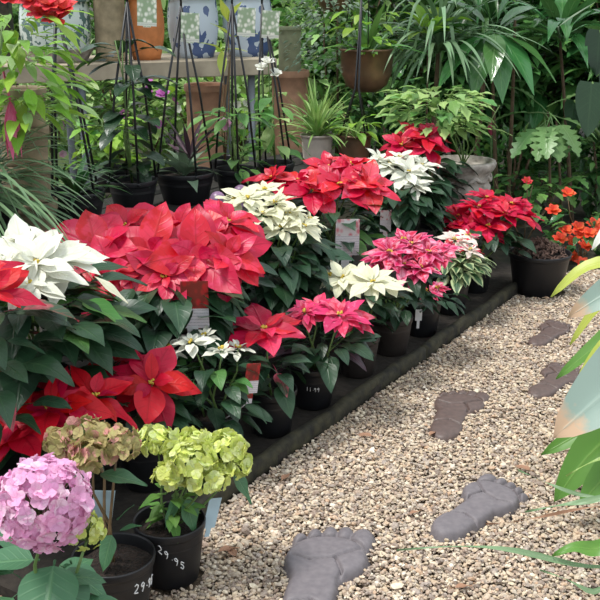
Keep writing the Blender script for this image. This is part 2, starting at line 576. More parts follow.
M['bluewhite'] = ceramic('blue_flowered_glaze', lin(186, 196, 206), lin(74, 92, 132), 11, 0.76)
M['greenwhite'] = ceramic('green_sprigged_glaze', lin(190, 200, 192), lin(84, 108, 104), 22, 0.73)

# gravel: every stone its own colour
t = NT('pale_gravel')
geo = t.n('NewGeometry')
stops = [(0.0, lin(92, 74, 64)), (0.14, lin(148, 122, 104)), (0.3, lin(192, 168, 136)), (0.44, lin(150, 136, 128)),
         (0.58, lin(214, 194, 162)), (0.72, lin(126, 110, 100)), (0.82, lin(228, 214, 188)), (0.92, lin(182, 142, 106)), (1.0, lin(240, 230, 212))]
gc = t.ramp(geo.outputs['Random Per Island'], stops)
gn = t.noise(180, 2)
gc = t.mix(0.25, gc, t.ramp(gn, [(0.3, lin(104, 86, 74)), (0.7, lin(238, 226, 212))]))
M['gravel'] = t.finish(gc, 0.7, gn, 0.3, 0.002)
M['ground'] = simple('fine_grit', lin(124, 106, 86), 0.95, 0.4, 160, 0.8, 0.006, c2=lin(56, 46, 38))
M['bedsoil'] = simple('dark_bed_soil', lin(44, 38, 32), 0.95, 0.4, 40, 0.8, 0.006)
M['gardensoil'] = simple('leaf_litter_soil', lin(58, 52, 38), 0.95, 0.5, 9, 0.8, 0.02, c2=lin(26, 30, 18))


# ------------------------------------------------------------------ the setting
def quad(name, pts, mat, kind='structure'):
    mb = MB()
    mb.add(np.array(pts, float), np.array([[0, 1, 2, 3]]))
    o = mb.build(name, mat, None, (0, 0, 0), False)
    o['kind'] = kind
    return o


quad('ground', [(-40, -6, -0.012), (40, -6, -0.012), (40, 90, -0.012), (-40, 90, -0.012)], M['ground'])

# dark soil of the raised bed and of the garden beyond it
mb = MB()
pp = [bed(-0.75, 0.0, 0.03), bed(2.72, 0.0, 0.03), bed(2.72, 1.8, 0.03), bed(-0.75, 1.8, 0.03)]
q = np.array(pp + [p - np.array([0, 0, 0.06]) for p in pp])
mb.add(q, np.array([[0, 1, 2, 3], [0, 4, 5, 1], [1, 5, 6, 2], [2, 6, 7, 3], [3, 7, 4, 0]]))
o = mb.build('ground_planting_bed', M['bedsoil'], None, (0, 0, 0), False)
o['kind'] = 'structure'
mb = MB()
mb.add(np.array([(-8, 5.4, -0.004), (0.6, 5.2, -0.004), (1.3, 4.95, -0.004), (39, 5.5, -0.004), (39, 89, -0.004), (-39, 89, -0.004)]), np.array([[0, 1, 2, 3, 4, 5]]))
o = mb.build('ground_garden_soil', M['gardensoil'], None, (0, 0, 0), False)
o['kind'] = 'structure'

# timber edging
axb = np.array([[BD[0], BD[1], 0], [BN[0], BN[1], 0], [0, 0, 1.0]])
mb = MB()
for a0, a1 in ((-0.42, 1.28), (1.285, 2.72)):
    k = 30
    ts = np.linspace(a0, a1, k)
    for i in range(0):
        pass
    c0 = []
    for i, tt in enumerate(ts):
        w = 0.004 * math.sin(tt * 9) + 0.002 * math.sin(tt * 31)
        for (ss, zz) in ((-0.004, -0.02), (-0.004, 0.046), (0.004, 0.055), (0.024, 0.056), (0.03, 0.05), (0.03, -0.02)):
            c0.append(bed(tt, ss + w, zz + (0.003 * math.sin(tt * 17 + ss * 90) if zz > 0 else 0)))
    fs = [grid_faces(k, 6, True), np.arange(6)[None, ::-1], np.arange(6)[None] + (k - 1) * 6]
    mb.add(np.array(c0), fs)
o = mb.build('garden_edging', M['timber'], None)
tag(o, 'dark weathered timber edging between the row of poinsettia pots and the gravel', 'edging')

# ------------------------------------------------------------------ stepping stones shaped like feet
ELL = [(0, 0.085, 0.062, 0.085), (0.006, 0.19, 0.06, 0.13), (0.012, 0.30, 0.082, 0.085), (-0.02, 0.312, 0.088, 0.078)]
TOES = [(-0.080, 0.400, 0.032, 0.048), (-0.035, 0.416, 0.0225, 0.034), (0.003, 0.413, 0.0205, 0.031), (0.039, 0.400, 0.0195, 0.029), (0.072, 0.378, 0.0185, 0.028)]


def foot_g(x, y):
    g = np.full(x.shape, -9.0)
    for cx, cy, rx, ry in ELL:
        q = np.sqrt(((x - cx) / rx) ** 2 + ((y - cy) / ry) ** 2)
        e = (1 - q) * min(rx, ry)
        k = 0.018
        h = np.clip(0.5 + 0.5 * (e - g) / k, 0, 1)
        g = g * (1 - h) + e * h + k * h * (1 - h)
    tg = np.full(x.shape, -9.0)
    for cx, cy, rx, ry in TOES:
        q = np.sqrt(((x - cx) / rx) ** 2 + ((y - cy) / ry) ** 2)
        tg = np.maximum(tg, (1 - q) * min(rx, ry))
    return g, tg


def seg_d(x, y, a, b):
    a, b = np.array(a), np.array(b)
    d = b - a
    tt = np.clip(((x - a[0]) * d[0] + (y - a[1]) * d[1]) / (d @ d), 0, 1)
    return np.hypot(x - a[0] - tt * d[0], y - a[1] - tt * d[1])


FEET = []


def footstone(heel, toe, mirror, wide, mat, label, top=0.026, base=0.004):
    """heel and toe: the two ends of the sole on the ground"""
    heel, toe = np.array(heel[:2]), np.array(toe[:2])
    dy = (toe - heel) / np.linalg.norm(toe - heel)
    dx = np.array([dy[1], -dy[0]]) * (-1 if mirror else 1)
    k = np.linalg.norm(toe - heel) / 0.44
    xs = np.linspace(-0.15, 0.125, 84)
    ys = np.linspace(-0.02, 0.48, 150)
    X, Y = np.meshgrid(xs, ys, indexing='ij')
    g, tg = foot_g(X, Y)
    def dome(e, top, soft):
        return np.where(e > 0, top * (1 - np.exp(-e / soft)), e * 2.2)
    z = np.maximum(dome(g, top, 0.0055), dome(tg, top * 0.9, 0.008))
    z = np.where((g > 0) | (tg > 0), np.maximum(z, 0), z)
    for cr in ([(-0.085, 0.345), (-0.03, 0.30)], [(-0.03, 0.30), (0.03, 0.285)], [(0.03, 0.285), (0.075, 0.30)], [(-0.03, 0.30), (-0.052, 0.255)], [(-0.052, 0.255), (-0.05, 0.22)],
               [(-0.06, 0.12), (0, 0.145)], [(0, 0.145), (0.055, 0.13)]):
        dd = seg_d(X, Y, *cr)
        z -= 0.011 * np.exp(-(dd / 0.0035) ** 2) * (g > 0.004)
    z -= 0.012 * np.exp(-(((g + 0.001) / 0.004) ** 2)) * (tg > 0.001)
    z += 0.004 * np.exp(-(((X + 0.05) / 0.04) ** 2 + ((Y - 0.325) / 0.05) ** 2)) * (g > 0) + 0.003 * np.exp(-((X / 0.05) ** 2 + ((Y - 0.075) / 0.06) ** 2)) * (g > 0)
    z = np.maximum(z, -0.03)
    P = np.stack([heel[0] + (X * wide * dx[0] + Y * dy[0]) * k, heel[1] + (X * wide * dx[1] + Y * dy[1]) * k, z + base], -1).reshape(-1, 3)
    mb = MB()
    f = grid_faces(len(xs), len(ys))
    keep = (np.maximum(g, tg).ravel()[f] > -0.012).any(1)
    f = f[keep]
    used = np.unique(f)
    remap = np.zeros(len(P), int)
    remap[used] = np.arange(len(used))
    f = remap[f]
    P = P[used]
    a, b, c = P[f[0][0]], P[f[0][1]], P[f[0][2]]
    if np.cross(b - a, c - a)[2] < 0:
        f = f[:, ::-1]
    mb.add(P, f)
    o = mb.build('stepping_stone', mat, None, (heel[0], heel[1], 0))
    tag(o, label, 'stepping stone', 'foot shaped stepping stones on the gravel path')
    FEET.append((heel, dx / wide, dy, k))


footstone(onz(296, 655), onz(333, 531), True, 0.88, M['footgrey'], 'grey foot-shaped stepping stone cut off by the bottom edge of the photo')
footstone(onz(437, 541), onz(513, 487), False, 0.95, M['footgrey'], 'grey foot-shaped stepping stone with toes pointing at the overhanging strap leaf')
footstone(onz(441, 441), onz(464, 392), True, 0.9, M['footbrown'], 'brown-grey foot-shaped stepping stone in the middle of the path, standing alone', 0.014, 0.003)
footstone(onz(534, 399), onz(572, 368), False, 0.9, M['footbrown'], 'brown foot-shaped stepping stone partly hidden by the overhanging broad leaves', 0.014, 0.003)
footstone(onz(533, 347), onz(564, 324), False, 0.85, M['footbrown'], 'small-looking brown foot-shaped stepping stone farthest along the path', 0.014, 0.003)

# ------------------------------------------------------------------ things that stand on the gravel (kept clear of stones)
CLEAR = []

# ------------------------------------------------------------------ nursery pots
POT_R = 0.083


def pot(root, c, r=0.083, h=0.155, mat=None, soil=None, n=40):
    mb = MB()
    b = r * 0.76
    prof = [(0.001, 0), (b - 0.004, 0), (b, 0.004), (r * 0.955, h - 0.026), (r * 0.965, h - 0.022), (r * 0.99, h - 0.021), (r * 1.0, h - 0.018), (r * 1.012, h - 0.003), (r * 1.005, h),
            (r * 0.965, h), (r * 0.955, h - 0.004), (r * 0.93, h - 0.03), (r * 0.925, h - 0.05)]
    lathe(mb, prof, c, n)
    p = mb.build('pot', mat or M['blackpot'], root)
    ms = MB()
    rr = np.linspace(0.0001, r * 0.94, 9)
    th = np.arange(24) / 24 * 2 * PI
    R_, T_ = np.meshgrid(rr, th, indexing='ij')
    zz = c[2] + h - 0.03 + 0.008 * (1 - (R_ / r) ** 2) + rng.normal(0, 0.0025, R_.shape)
    ms.add(np.stack([c[0] + R_ * np.cos(T_), c[1] + R_ * np.sin(T_), zz], -1).reshape(-1, 3), grid_faces(9, 24, True)[:, ::-1])
    ms.build('soil', soil or M['soil'], root)
    return p


DIG = {
    '0': [[(0.5, 1), (0.15, 0.75), (0.1, 0.35), (0.4, 0), (0.8, 0.2), (0.85, 0.7), (0.5, 1)]],
    '1': [[(0.5, 1), (0.45, 0)]],
    '2': [[(0.1, 0.8), (0.4, 1), (0.75, 0.85), (0.7, 0.55), (0.1, 0.03), (0.85, 0.03)]],
    '4': [[(0.4, 1), (0.08, 0.4), (0.9, 0.42)], [(0.7, 0.75), (0.6, 0)]],
    '9': [[(0.8, 0.8), (0.5, 1), (0.15, 0.8), (0.3, 0.52), (0.75, 0.65), (0.82, 0.85), (0.72, 0.4), (0.55, 0)]],
    '5': [[(0.85, 1), (0.3, 0.98), (0.2, 0.58), (0.6, 0.62), (0.82, 0.35), (0.6, 0.02), (0.12, 0.08)]],
    '.': [[(0.35, 0.36), (0.45, 0.42)]],
}


def pot_price(pot_o, c, r, h, text, ang, zc, size, slope=-0.22, thick=0.0016):
    """brushed figures that follow the curved wall of the pot"""
    b = r * 0.76
    mb = MB()
    adv = {'.': 0.55}
    total = sum(adv.get(ch, 1.0) for ch in text)
    x = -total / 2
    for ch in text:
        for st in DIG[ch]:
            pts = np.array(st, float)
            tt = np.linspace(0, len(pts) - 1, max(3, (len(pts) - 1) * 4))
            px = np.interp(tt, np.arange(len(pts)), pts[:, 0])
            py = np.interp(tt, np.arange(len(pts)), pts[:, 1])
            X = (x + px * 0.8) * size * 0.72
            Yv = (py - 0.5) * size + X * slope
            zz = zc + Yv
            rad = b + (r * 0.957 - b) * np.clip((zz - 0.004) / (h - 0.03), 0, 1) + 0.0004
            a = ang + X / rad
            P = np.stack([c[0] + rad * np.cos(a), c[1] + rad * np.sin(a), c[2] + zz], -1)
            tube(mb, P, thick, 6)
        x += adv.get(ch, 1.0)
    o = mb.build('price_figures', M['paint'], pot_o)
    o['label'] = 'white handwritten price on the pot'


def care_tag(root, base, w, h, lean=(0, -0.15), yaw=0.0, mat=None, name='care_tag', stake=0.05, anchor=None):
    ax0 = np.array([math.cos(yaw), math.sin(yaw), 0])
    nrm = np.array([math.sin(yaw), -math.cos(yaw), 0])
    up = nz(Z + nrm * lean[1] + ax0 * lean[0])
    back = np.cross(up, ax0)
    A = np.array([ax0, nz(np.cross(up, nz(ax0))), up])
    A[0] = nz(np.cross(A[1], A[2])) * 1.0
    if A[0] @ ax0 < 0:
        A[0] = -A[0]
    base = np.asarray(base, float)
    mb = MB()
    box(mb, base + up * (stake + h / 2), (w, 0.0016, h), A, 0)
    box(mb, base + up * (stake / 2), (w * 0.4, 0.0014, stake + 0.01), A, 0)
    if anchor is not None:
        tube(mb, [base, (base + np.asarray(anchor)) / 2, np.asarray(anchor)], 0.002, 5)
    o = mb.build(name, mat or M['tagred'], root, smooth=False)
    return o


def stems(root, starts, ends, r=0.004, mat=None, name='stem'):
    mb = MB()
    for a, b in zip(starts, ends):
        a, b = np.asarray(a, float), np.asarray(b, float)
        m1 = a * 0.65 + b * 0.35 + np.array([*(rng.normal(0, 0.012, 2)), 0])
        m2 = a * 0.3 + b * 0.7 + np.array([*(rng.normal(0, 0.008, 2)), 0])
        tube(mb, [a, m1, m2, b], [r, r * 0.9, r * 0.75, r * 0.6], 6)
    return mb.build(name, mat or M['stem'], root)


def flower_head(root, c, R, mat, axis=(0, 0, 1), n=(6, 5, 4), W=0.5, flat=0.0, seed=0, az=None, label=None, wave=0.05, droop=0.5):
    g = np.random.default_rng(seed)
    axis = nz(axis)
    e1 = nz(np.cross(axis, [0.3, 1, 0.1]))
    e2 = np.cross(axis, e1)
    c = np.asarray(c, float)
    mb = MB()
    a0 = g.uniform(0, 6.28)
    for lay, (cnt, L, el) in enumerate(zip(n, (1.0, 0.78, 0.5), (0.12, 0.35, 0.7))):
        for i in range(cnt):
            a = a0 + lay * 0.6 + i / cnt * 2 * PI + g.normal(0, 0.18)
            e = el + g.normal(0, 0.14) - flat
            d = (e1 * math.cos(a) + e2 * math.sin(a)) * math.cos(e) + axis * math.sin(e)
            ll = R * L * g.uniform(0.82, 1.12)
            leaf(mb, c + d * 0.008 - axis * 0.004 * (2 - lay), d, ll, ll * W * g.uniform(0.85, 1.2), 'bract', axis, droop * g.uniform(0.5, 1.3), g.uniform(0.08, 0.3), wave, 8, 2, g.normal(0, 0.25), ph=g.uniform(0, 6))
    o = mb.build('flower_head', mat, root)
    if label:
        o['label'] = label
    mc = MB()
    for i in range(7):
        a, rr = g.uniform(0, 6.28), g.uniform(0, 0.011)
        ball(mc, c + (e1 * math.cos(a) + e2 * math.sin(a)) * rr + axis * (0.006 + g.uniform(0, 0.004)), g.uniform(0.003, 0.005), 0, 6, 5)
    mc.build('flower_centre', M['cyath'], o)
    return o


def foliage(root, c, z0, z1, n, L, mat, spread=0.06, seed=0, kind='ovate', W=0.58, name='foliage', droop=0.9, pet=0.04, mat2=None, wave=0.03, top=0.0):
    g = np.random.default_rng(seed)
    mb = MB()
    for i in range(n):
        h = g.uniform(0, 1)
        a = i * 2.399 + g.normal(0, 0.3)
        z = z0 + (z1 - z0) * h
        rr = spread * g.uniform(0.3, 1.0)
        b = np.array([c[0] + math.cos(a) * rr, c[1] + math.sin(a) * rr, z])
        e = g.uniform(-0.45, 0.45) + top * h
        d = np.array([math.cos(a) * math.cos(e), math.sin(a) * math.cos(e), math.sin(e)])
        ll = L * g.uniform(0.7, 1.15)
        leaf(mb, b, d, ll, ll * W * g.uniform(0.85, 1.1), kind, Z, droop * g.uniform(0.5, 1.4), g.uniform(0.05, 0.3), wave, 8, 2, g.normal(0, 0.3), petiole=pet * g.uniform(0.6, 1.3), ph=g.uniform(0, 6),
             mat=1 if (mat2 is not None and g.uniform() < 0.22) else 0)
    return mb.build(name, [mat] + ([mat2] if mat2 is not None else []), root)


SEED = [100]


def ns():
    SEED[0] += 1
    return SEED[0]


def poinsettia(base, label, heads, bmat, leafn=34, leafL=0.1, lmat=None, lkind='ovate', r=0.083, ph=0.155, W=0.5, n=(6, 5, 4), pmat=None, spread=0.07, lmat2=None, ztop=None, flat=0.0, extra=None,
               droop=0.5, zlow=0.03, group='potted poinsettias on the tiered display'):
    """heads: (px, py, size, dY, axis) with the bloom centre given where the photograph shows it at the plant's distance"""
    root = thing('potted_poinsettia', base, label, 'potted plant', group)
    p = pot(root, base, r, ph, pmat)
    hs = []
    for hd in heads:
        px, py, R, dY = hd[:4]
        ax = hd[4] if len(hd) > 4 else (rng.normal(0, 0.15), -0.25 + rng.normal(0, 0.12), 1)
        mt = hd[5] if len(hd) > 5 else bmat
        nn = hd[6] if len(hd) > 6 else n
        c = at(px, py, base[1] + dY)
        hs.append(c)
        flower_head(root, c, R, mt, ax, nn, W, flat, ns(), droop=droop)
    top = np.mean([c[2] for c in hs])
    stems(root, [(base[0] + rng.normal(0, 0.015), base[1] + rng.normal(0, 0.015), base[2] + ph - 0.035) for _ in hs], [c - np.array([0, 0, 0.004]) for c in hs], 0.0045)
    cen = np.mean(hs, 0) * 0.55 + np.asarray(base) * 0.45
    tier2 = base[2] > 0.1
    foliage(root, cen, base[2] + ph + zlow - (0.03 if tier2 else -0.015), (ztop if ztop else top - (0.075 if tier2 else 0.05)), int(leafn * (2.3 if tier2 else 1.5)), leafL * (1.22 if tier2 else 1.08), lmat or M['pleaf'],
            spread * (1.35 if tier2 else 1.15), ns(), lkind, mat2=lmat2, W=0.62)
    return root, p


# ---- row of pots along the edging (named by where they stand)
B = {}
B['pale'] = row(212, 0.17, 0.03)
r1 = [
    ('a1', at(40, 540, 2.50) * [1, 1, 0] + [0, 0, 0.03]),
    ('a2', at(150, 540, 2.66) * [1, 1, 0] + [0, 0, 0.03]),
]
for k, v in r1:
    B[k] = v
B['a3'] = row(216, 0.16, 0.03)
B['a4'] = row(272, 0.115, 0.03)
B['a5'] = row(313, 0.115, 0.03)
B['a6'] = row(357, 0.125, 0.03)
B['a7'] = row(391, 0.12, 0.03)
B['a8'] = row(421, 0.115, 0.03)
B['a9'] = row(450, 0.13, 0.03)
B['a10'] = row(474, 0.165, 0.03)
DL = (0.1, -0.45, 1)

poinsettia(B['a1'], 'red poinsettia low at the edge, directly behind the pink hydrangea',
           [(50, 408, 0.17, -0.1, (0.0, -0.5, 1)), (12, 424, 0.17, -0.12, (-0.2, -0.8, 1)), (94, 396, 0.14, -0.04, (0.4, -0.3, 1)), (40, 388, 0.12, -0.02)], M['deep_red'], 30, 0.115, n=(5, 4, 3), W=0.5)
poinsettia(B['a2'], 'red poinsettia between the fading brown hydrangea and the small white poinsettia',
           [(152, 384, 0.165, -0.03, (0.1, -0.8, 1)), (112, 366, 0.11, 0.06, (-0.3, 0, 1)), (140, 372, 0.10, 0.05, (0.3, -0.2, 1))], M['deep_red'], 30, 0.105, n=(5, 4, 3), W=0.55, droop=0.8)
root, _ = poinsettia(B['a3'], 'small white poinsettia with dark glossy leaves above the lime hydrangea',
           [(192, 342, 0.062, -0.02), (222, 350, 0.06, -0.03), (168, 348, 0.055, 0.05), (238, 348, 0.05, 0.05), (205, 336, 0.05, 0.06)], M['white'], 44, 0.09, M['pleaf'], 'ovate', n=(5, 4, 3), W=0.5, spread=0.085, lmat2=M['pleaf_light'], zlow=-0.02)
care_tag(root, at(249, 402, B['a3'][1] - 0.02), 0.045, 0.1, (0.1, 0.1), 0.4, M['tagred'], stake=0.03, anchor=B['a3'] + np.array([0.02, 0, 0.12]))
root, p = poinsettia(B['a4'], 'red poinsettia with one spreading bloom between the small white and the rose pink poinsettias',
           [(264, 329, 0.155, -0.02, (0.05, -0.3, 1)), ], M['red'], 16, 0.10, n=(6, 4, 3), W=0.5, lmat2=M['redflush'], spread=0.05)
root, p5 = poinsettia(B['a5'], 'rose pink poinsettia in a black pot with a white handwritten price',
           [(340, 315, 0.12, -0.03, (0.1, -0.3, 1)), (316, 308, 0.10, 0.03), (354, 322, 0.075, 0.0), (305, 312, 0.07, -0.03)], M['pink'], 26, 0.1, n=(8, 7, 5), W=0.4, lmat2=M['purpleleaf'])
pot_price(p5, B['a5'], 0.083, 0.155, '11.99', math.atan2(-B['a5'][1], -B['a5'][0]) , 0.085, 0.015, -0.1, 0.001)
root, p6 = poinsettia(B['a6'], 'cream poinsettia standing between the rose pink and the marbled pink ones',
           [(372, 282, 0.125, -0.05, (0.0, -0.4, 1)), (342, 278, 0.10, 0.0), (388, 286, 0.09, -0.02), (330, 276, 0.07, 0.04), (358, 274, 0.09, 0.06)], M['cream'], 40, 0.085, M['pleaf'], n=(6, 5, 3), W=0.42, lmat2=M['pleaf_light'], pmat=M['brownpot'])
pot_price(p6, B['a6'], 0.083, 0.155, '9', math.atan2(-B['a6'][1], -B['a6'][0]) + 0.35, 0.10, 0.022, 0.1, 0.0011)
poinsettia(B['a7'], 'marbled pink and rose poinsettia with many small crowded bracts',
           [(390, 252, 0.105, -0.02), (412, 244, 0.10, 0.04), (428, 252, 0.10, 0.0), (402, 264, 0.10, -0.06), (420, 268, 0.09, -0.08), (380, 260, 0.08, 0.02), (440, 250, 0.08, 0.03), (404, 240, 0.08, 0.07)], M['marbled'], 34, 0.085, n=(8, 7, 5), W=0.42, pmat=M['brownpot'])
root, _ = poinsettia(B['a8'], 'little marbled red poinsettia with a white tag hanging over its pot',
           [(428, 292, 0.055, -0.03, (0, -0.5, 1)), (420, 285, 0.05, 0.0), (437, 288, 0.05, 0.02)], M['marbled'], 18, 0.07, n=(7, 6, 4), W=0.45, zlow=0.0)
c8 = B['a8'] + np.array([-0.03, -0.125, 0.07])
care_tag(root, c8, 0.028, 0.05, (0, 0.12), 0.1, M['whitetag'], stake=0.03, anchor=B['a8'] + np.array([0, -0.02, 0.125]))
poinsettia(B['a9'], 'variegated poinsettia with white-and-pink bracts and cream-edged leaves',
           [(455, 240, 0.085, -0.02), (470, 250, 0.07, -0.06), (447, 252, 0.07, 0.02), (468, 236, 0.06, 0.05)], M['pink_white'], 50, 0.085, M['varleaf'], n=(5, 5, 3), W=0.42)
poinsettia(B['a10'], 'red poinsettia at the far end of the edging beside the pot of bark mulch',
           [(478, 207, 0.14, 0.0), (505, 214, 0.14, -0.03), (488, 226, 0.13, -0.09, DL), (458, 216, 0.12, 0.02), (524, 212, 0.12, 0.05, (0.5, -0.2, 1)), (486, 198, 0.11, 0.08), (512, 204, 0.11, 0.07), (470, 226, 0.11, -0.06, DL)], M['red'], 46, 0.1, n=(6, 5, 4), W=0.5, spread=0.11)

# ---- second tier: a long low bench
TIER2, TIER3 = 0.22, 0.55


def bench(name, t0, t1, s0, s1, z, label, nb=3):
    c = bed((t0 + t1) / 2, (s0 + s1) / 2, 0)
    root = thing(name, c, label, 'bench')
    w = (s1 - s0)
    for i in range(nb):
        mb = MB()
        sc = s0 + w * (i + 0.5) / nb
        box(mb, bed((t0 + t1) / 2, sc, z - 0.0125), (t1 - t0, w / nb - 0.012, 0.025), axb, bev=0.003)
        mb.build('slat', M['darkwood'], root, smooth=False)
    for tt in (t0 + 0.15, (t0 + t1) / 2, t1 - 0.15):
        for ss in (s0 + 0.05, s1 - 0.05):
            mb = MB()
            box(mb, bed(tt, ss, (z - 0.025 + 0.03) / 2), (0.05, 0.05, z - 0.025 - 0.03), axb, bev=0.004)
            mb.build('leg', M['darkwood'], root, smooth=False)
    for ss in (s0 + 0.02, s1 - 0.02):
        mb = MB()
        box(mb, bed((t0 + t1) / 2, ss, z - 0.025 - 0.03), (t1 - t0 - 0.1, 0.025, 0.06), axb, bev=0.003)
        mb.build('rail', M['darkwood'], root, smooth=False)
    return root


bench('display_bench', -1.05, 2.62, 0.29, 0.66, TIER2, 'low dark timber bench under the second row of poinsettias', 3)
bench('display_bench', -1.05, 2.5, 0.74, 1.42, TIER3, 'taller dark timber bench under the pots with black hangers', 5)


def on2(px, s):
    return row(px, s, TIER2)


B['b1'] = on2(45, 0.50)
B['b2'] = on2(172, 0.46)
B['b3'] = on2(275, 0.47)
B['b4'] = on2(334, 0.47)
B['b5'] = on2(400, 0.47)
B['b6'] = on2(432, 0.56)
B['b0'] = on2(-20, 0.44)
poinsettia(B['b0'], 'red poinsettia cut off by the photo edge below the white one',
           [(-8, 292, 0.12, -0.1, (0.2, -0.6, 1)), (-25, 275, 0.12, 0.0)], M['deep_red'], 24, 0.115, lmat2=M['redflush'], n=(5, 4, 3))
root, _ = poinsettia(B['b1'], 'big white poinsettia with long pointed bracts at the edge beside the stack of terracotta pots',
           [(36, 264, 0.16, -0.08, (0.1, -0.5, 1)), (22, 250, 0.15, 0.03), (58, 258, 0.15, 0.0, (0.4, -0.3, 1)), (6, 268, 0.14, -0.1), (30, 284, 0.12, -0.14, DL), (8, 248, 0.12, 0.05)], M['white'], 54, 0.13, n=(6, 5, 4), W=0.42, spread=0.12, lmat2=M['pleaf_light'], zlow=0.05)
mb = MB()
cb = at(94, 276, B['b1'][1] - 0.16)
leaf(mb, cb, at(126, 300, B['b1'][1] - 0.16) - cb, 0.115, 0.055, 'bract', Z, 0.1, 0.1, 0.03, 8, 2)
o = mb.build('bract', M['cream'], root)
o['label'] = 'single cream bract with green veins'
root, _ = poinsettia(B['b2'], 'large red poinsettia with broad drooping bracts and a red-and-white tag',
           [(96, 250, 0.185, -0.06, (-0.15, -0.6, 1)), (150, 254, 0.20, -0.07, (-0.05, -0.9, 1)), (215, 240, 0.18, 0.0, (0.25, -0.5, 1)), (196, 258, 0.19, -0.1, (0.1, -1.2, 1)), (125, 226, 0.17, 0.08, (-0.1, -0.5, 1)), (228, 222, 0.15, 0.1, (0.3, -0.2, 1)), (178, 226, 0.16, 0.08, (0, -0.4, 1)), (112, 272, 0.15, -0.14, (-0.2, -1.2, 1)), (228, 256, 0.15, -0.08, (0.4, -1, 1)), (165, 276, 0.13, -0.16, (0, -1.4, 1))],
           M['red'], 50, 0.135, n=(5, 4, 3), W=0.62, spread=0.12, droop=0.6)
care_tag(root, at(196, 334, B['b2'][1] - 0.19), 0.085, 0.155, (0, 0.05), 0.05, M['tagred'], stake=0.02, anchor=B['b2'] + np.array([0, -0.04, 0.12]))
care_tag(root, at(193, 336, B['b2'][1] - 0.192), 0.034, 0.034, (0, 0.05), 0.05, M['whitetag'], stake=0.0, name='pot_label', anchor=B['b2'] + np.array([0, -0.04, 0.12]))
root, _ = poinsettia(B['b3'], 'creamy white poinsettia with dense dark leaves between two red ones',
           [(248, 198, 0.10, -0.02), (275, 203, 0.10, -0.04), (262, 214, 0.095, -0.1), (288, 214, 0.095, -0.06), (303, 226, 0.095, -0.1, (0.5, -0.3, 1)), (234, 200, 0.08, 0.0), (265, 190, 0.08, 0.06), (282, 228, 0.085, -0.12), (310, 220, 0.08, 0.0, (0.5, 0, 1))],
           M['cream'], 80, 0.105, n=(6, 5, 4), W=0.42, spread=0.11, zlow=-0.03)
root, _ = poinsettia(B['b4'], 'bright red poinsettia with a pink-and-white tag, behind the cream one',
           [(312, 190, 0.16, -0.05, DL), (340, 184, 0.16, -0.02, (0.1, -0.6, 1)), (368, 184, 0.14, 0.0, (0.4, -0.5, 1)), (300, 180, 0.14, 0.03), (328, 168, 0.13, 0.1), (272, 178, 0.13, 0.06, (-0.5, -0.2, 1)), (352, 165, 0.12, 0.1)],
           M['scarlet'], 36, 0.11, n=(6, 4, 3), W=0.5, spread=0.09, lmat2=M['pleaf_light'])
care_tag(root, at(347, 260, B['b4'][1] - 0.19), 0.095, 0.15, (0, 0.05), 0.05, M['tagpale'], stake=0.02, anchor=B['b4'] + np.array([0, -0.04, 0.12]))
care_tag(root, at(345, 268, B['b4'][1] - 0.192), 0.032, 0.034, (0, 0.05), 0.05, M['whitetag'], stake=0.0, name='pot_label', anchor=B['b4'] + np.array([0, -0.04, 0.12]))
root, _ = poinsettia(B['b5'], 'pure white poinsettia in front of the weathered stone urn',
           [(408, 172, 0.13, -0.04, (0.1, -0.5, 1)), (390, 165, 0.115, 0.0), (422, 165, 0.115, 0.03, (0.4, -0.2, 1)), (400, 158, 0.10, 0.07), (380, 160, 0.10, 0.03), (414, 184, 0.10, -0.08, DL)],
           M['white'], 50, 0.11, n=(6, 5, 3), W=0.42, spread=0.09)
care_tag(root, at(385, 238, B['b5'][1] - 0.18), 0.05, 0.1, (0, 0.05), 0.05, M['tagpale'], stake=0.03, anchor=B['b5'] + np.array([0, -0.04, 0.12]))
poinsettia(B['b6'], 'red poinsettia rising behind the pure white one, beside the urn',
           [(402, 145, 0.15, -0.1), (428, 136, 0.15, -0.08, (0.1, -0.5, 1)), (412, 134, 0.13, 0.0), (430, 148, 0.12, -0.12, DL)], M['red'], 30, 0.1, n=(6, 4, 3), W=0.5, spread=0.09)


# ------------------------------------------------------------------ hydrangeas on the gravel
def floret(mb, c, nrm, size, g, mat=0):
    nrm = nz(nrm)
    e1 = nz(np.cross(nrm, [0.21, 0.5, 0.83]))
    e2 = np.cross(nrm, e1)
    a0 = g.uniform(0, 6.28)
    for k in range(4):
        a = a0 + k * PI / 2 + g.normal(0, 0.1)
        e = g.uniform(0.0, 0.35)
        d = (e1 * math.cos(a) + e2 * math.sin(a)) * math.cos(e) + nrm * math.sin(e)
        leaf(mb, c, d, size * g.uniform(0.9, 1.1), size * g.uniform(0.95, 1.2), 'petal', nrm, g.uniform(-0.1, 0.3), g.uniform(-0.05, 0.25), 0.06, 5, 2, ph=g.uniform(0, 6), mat=mat)


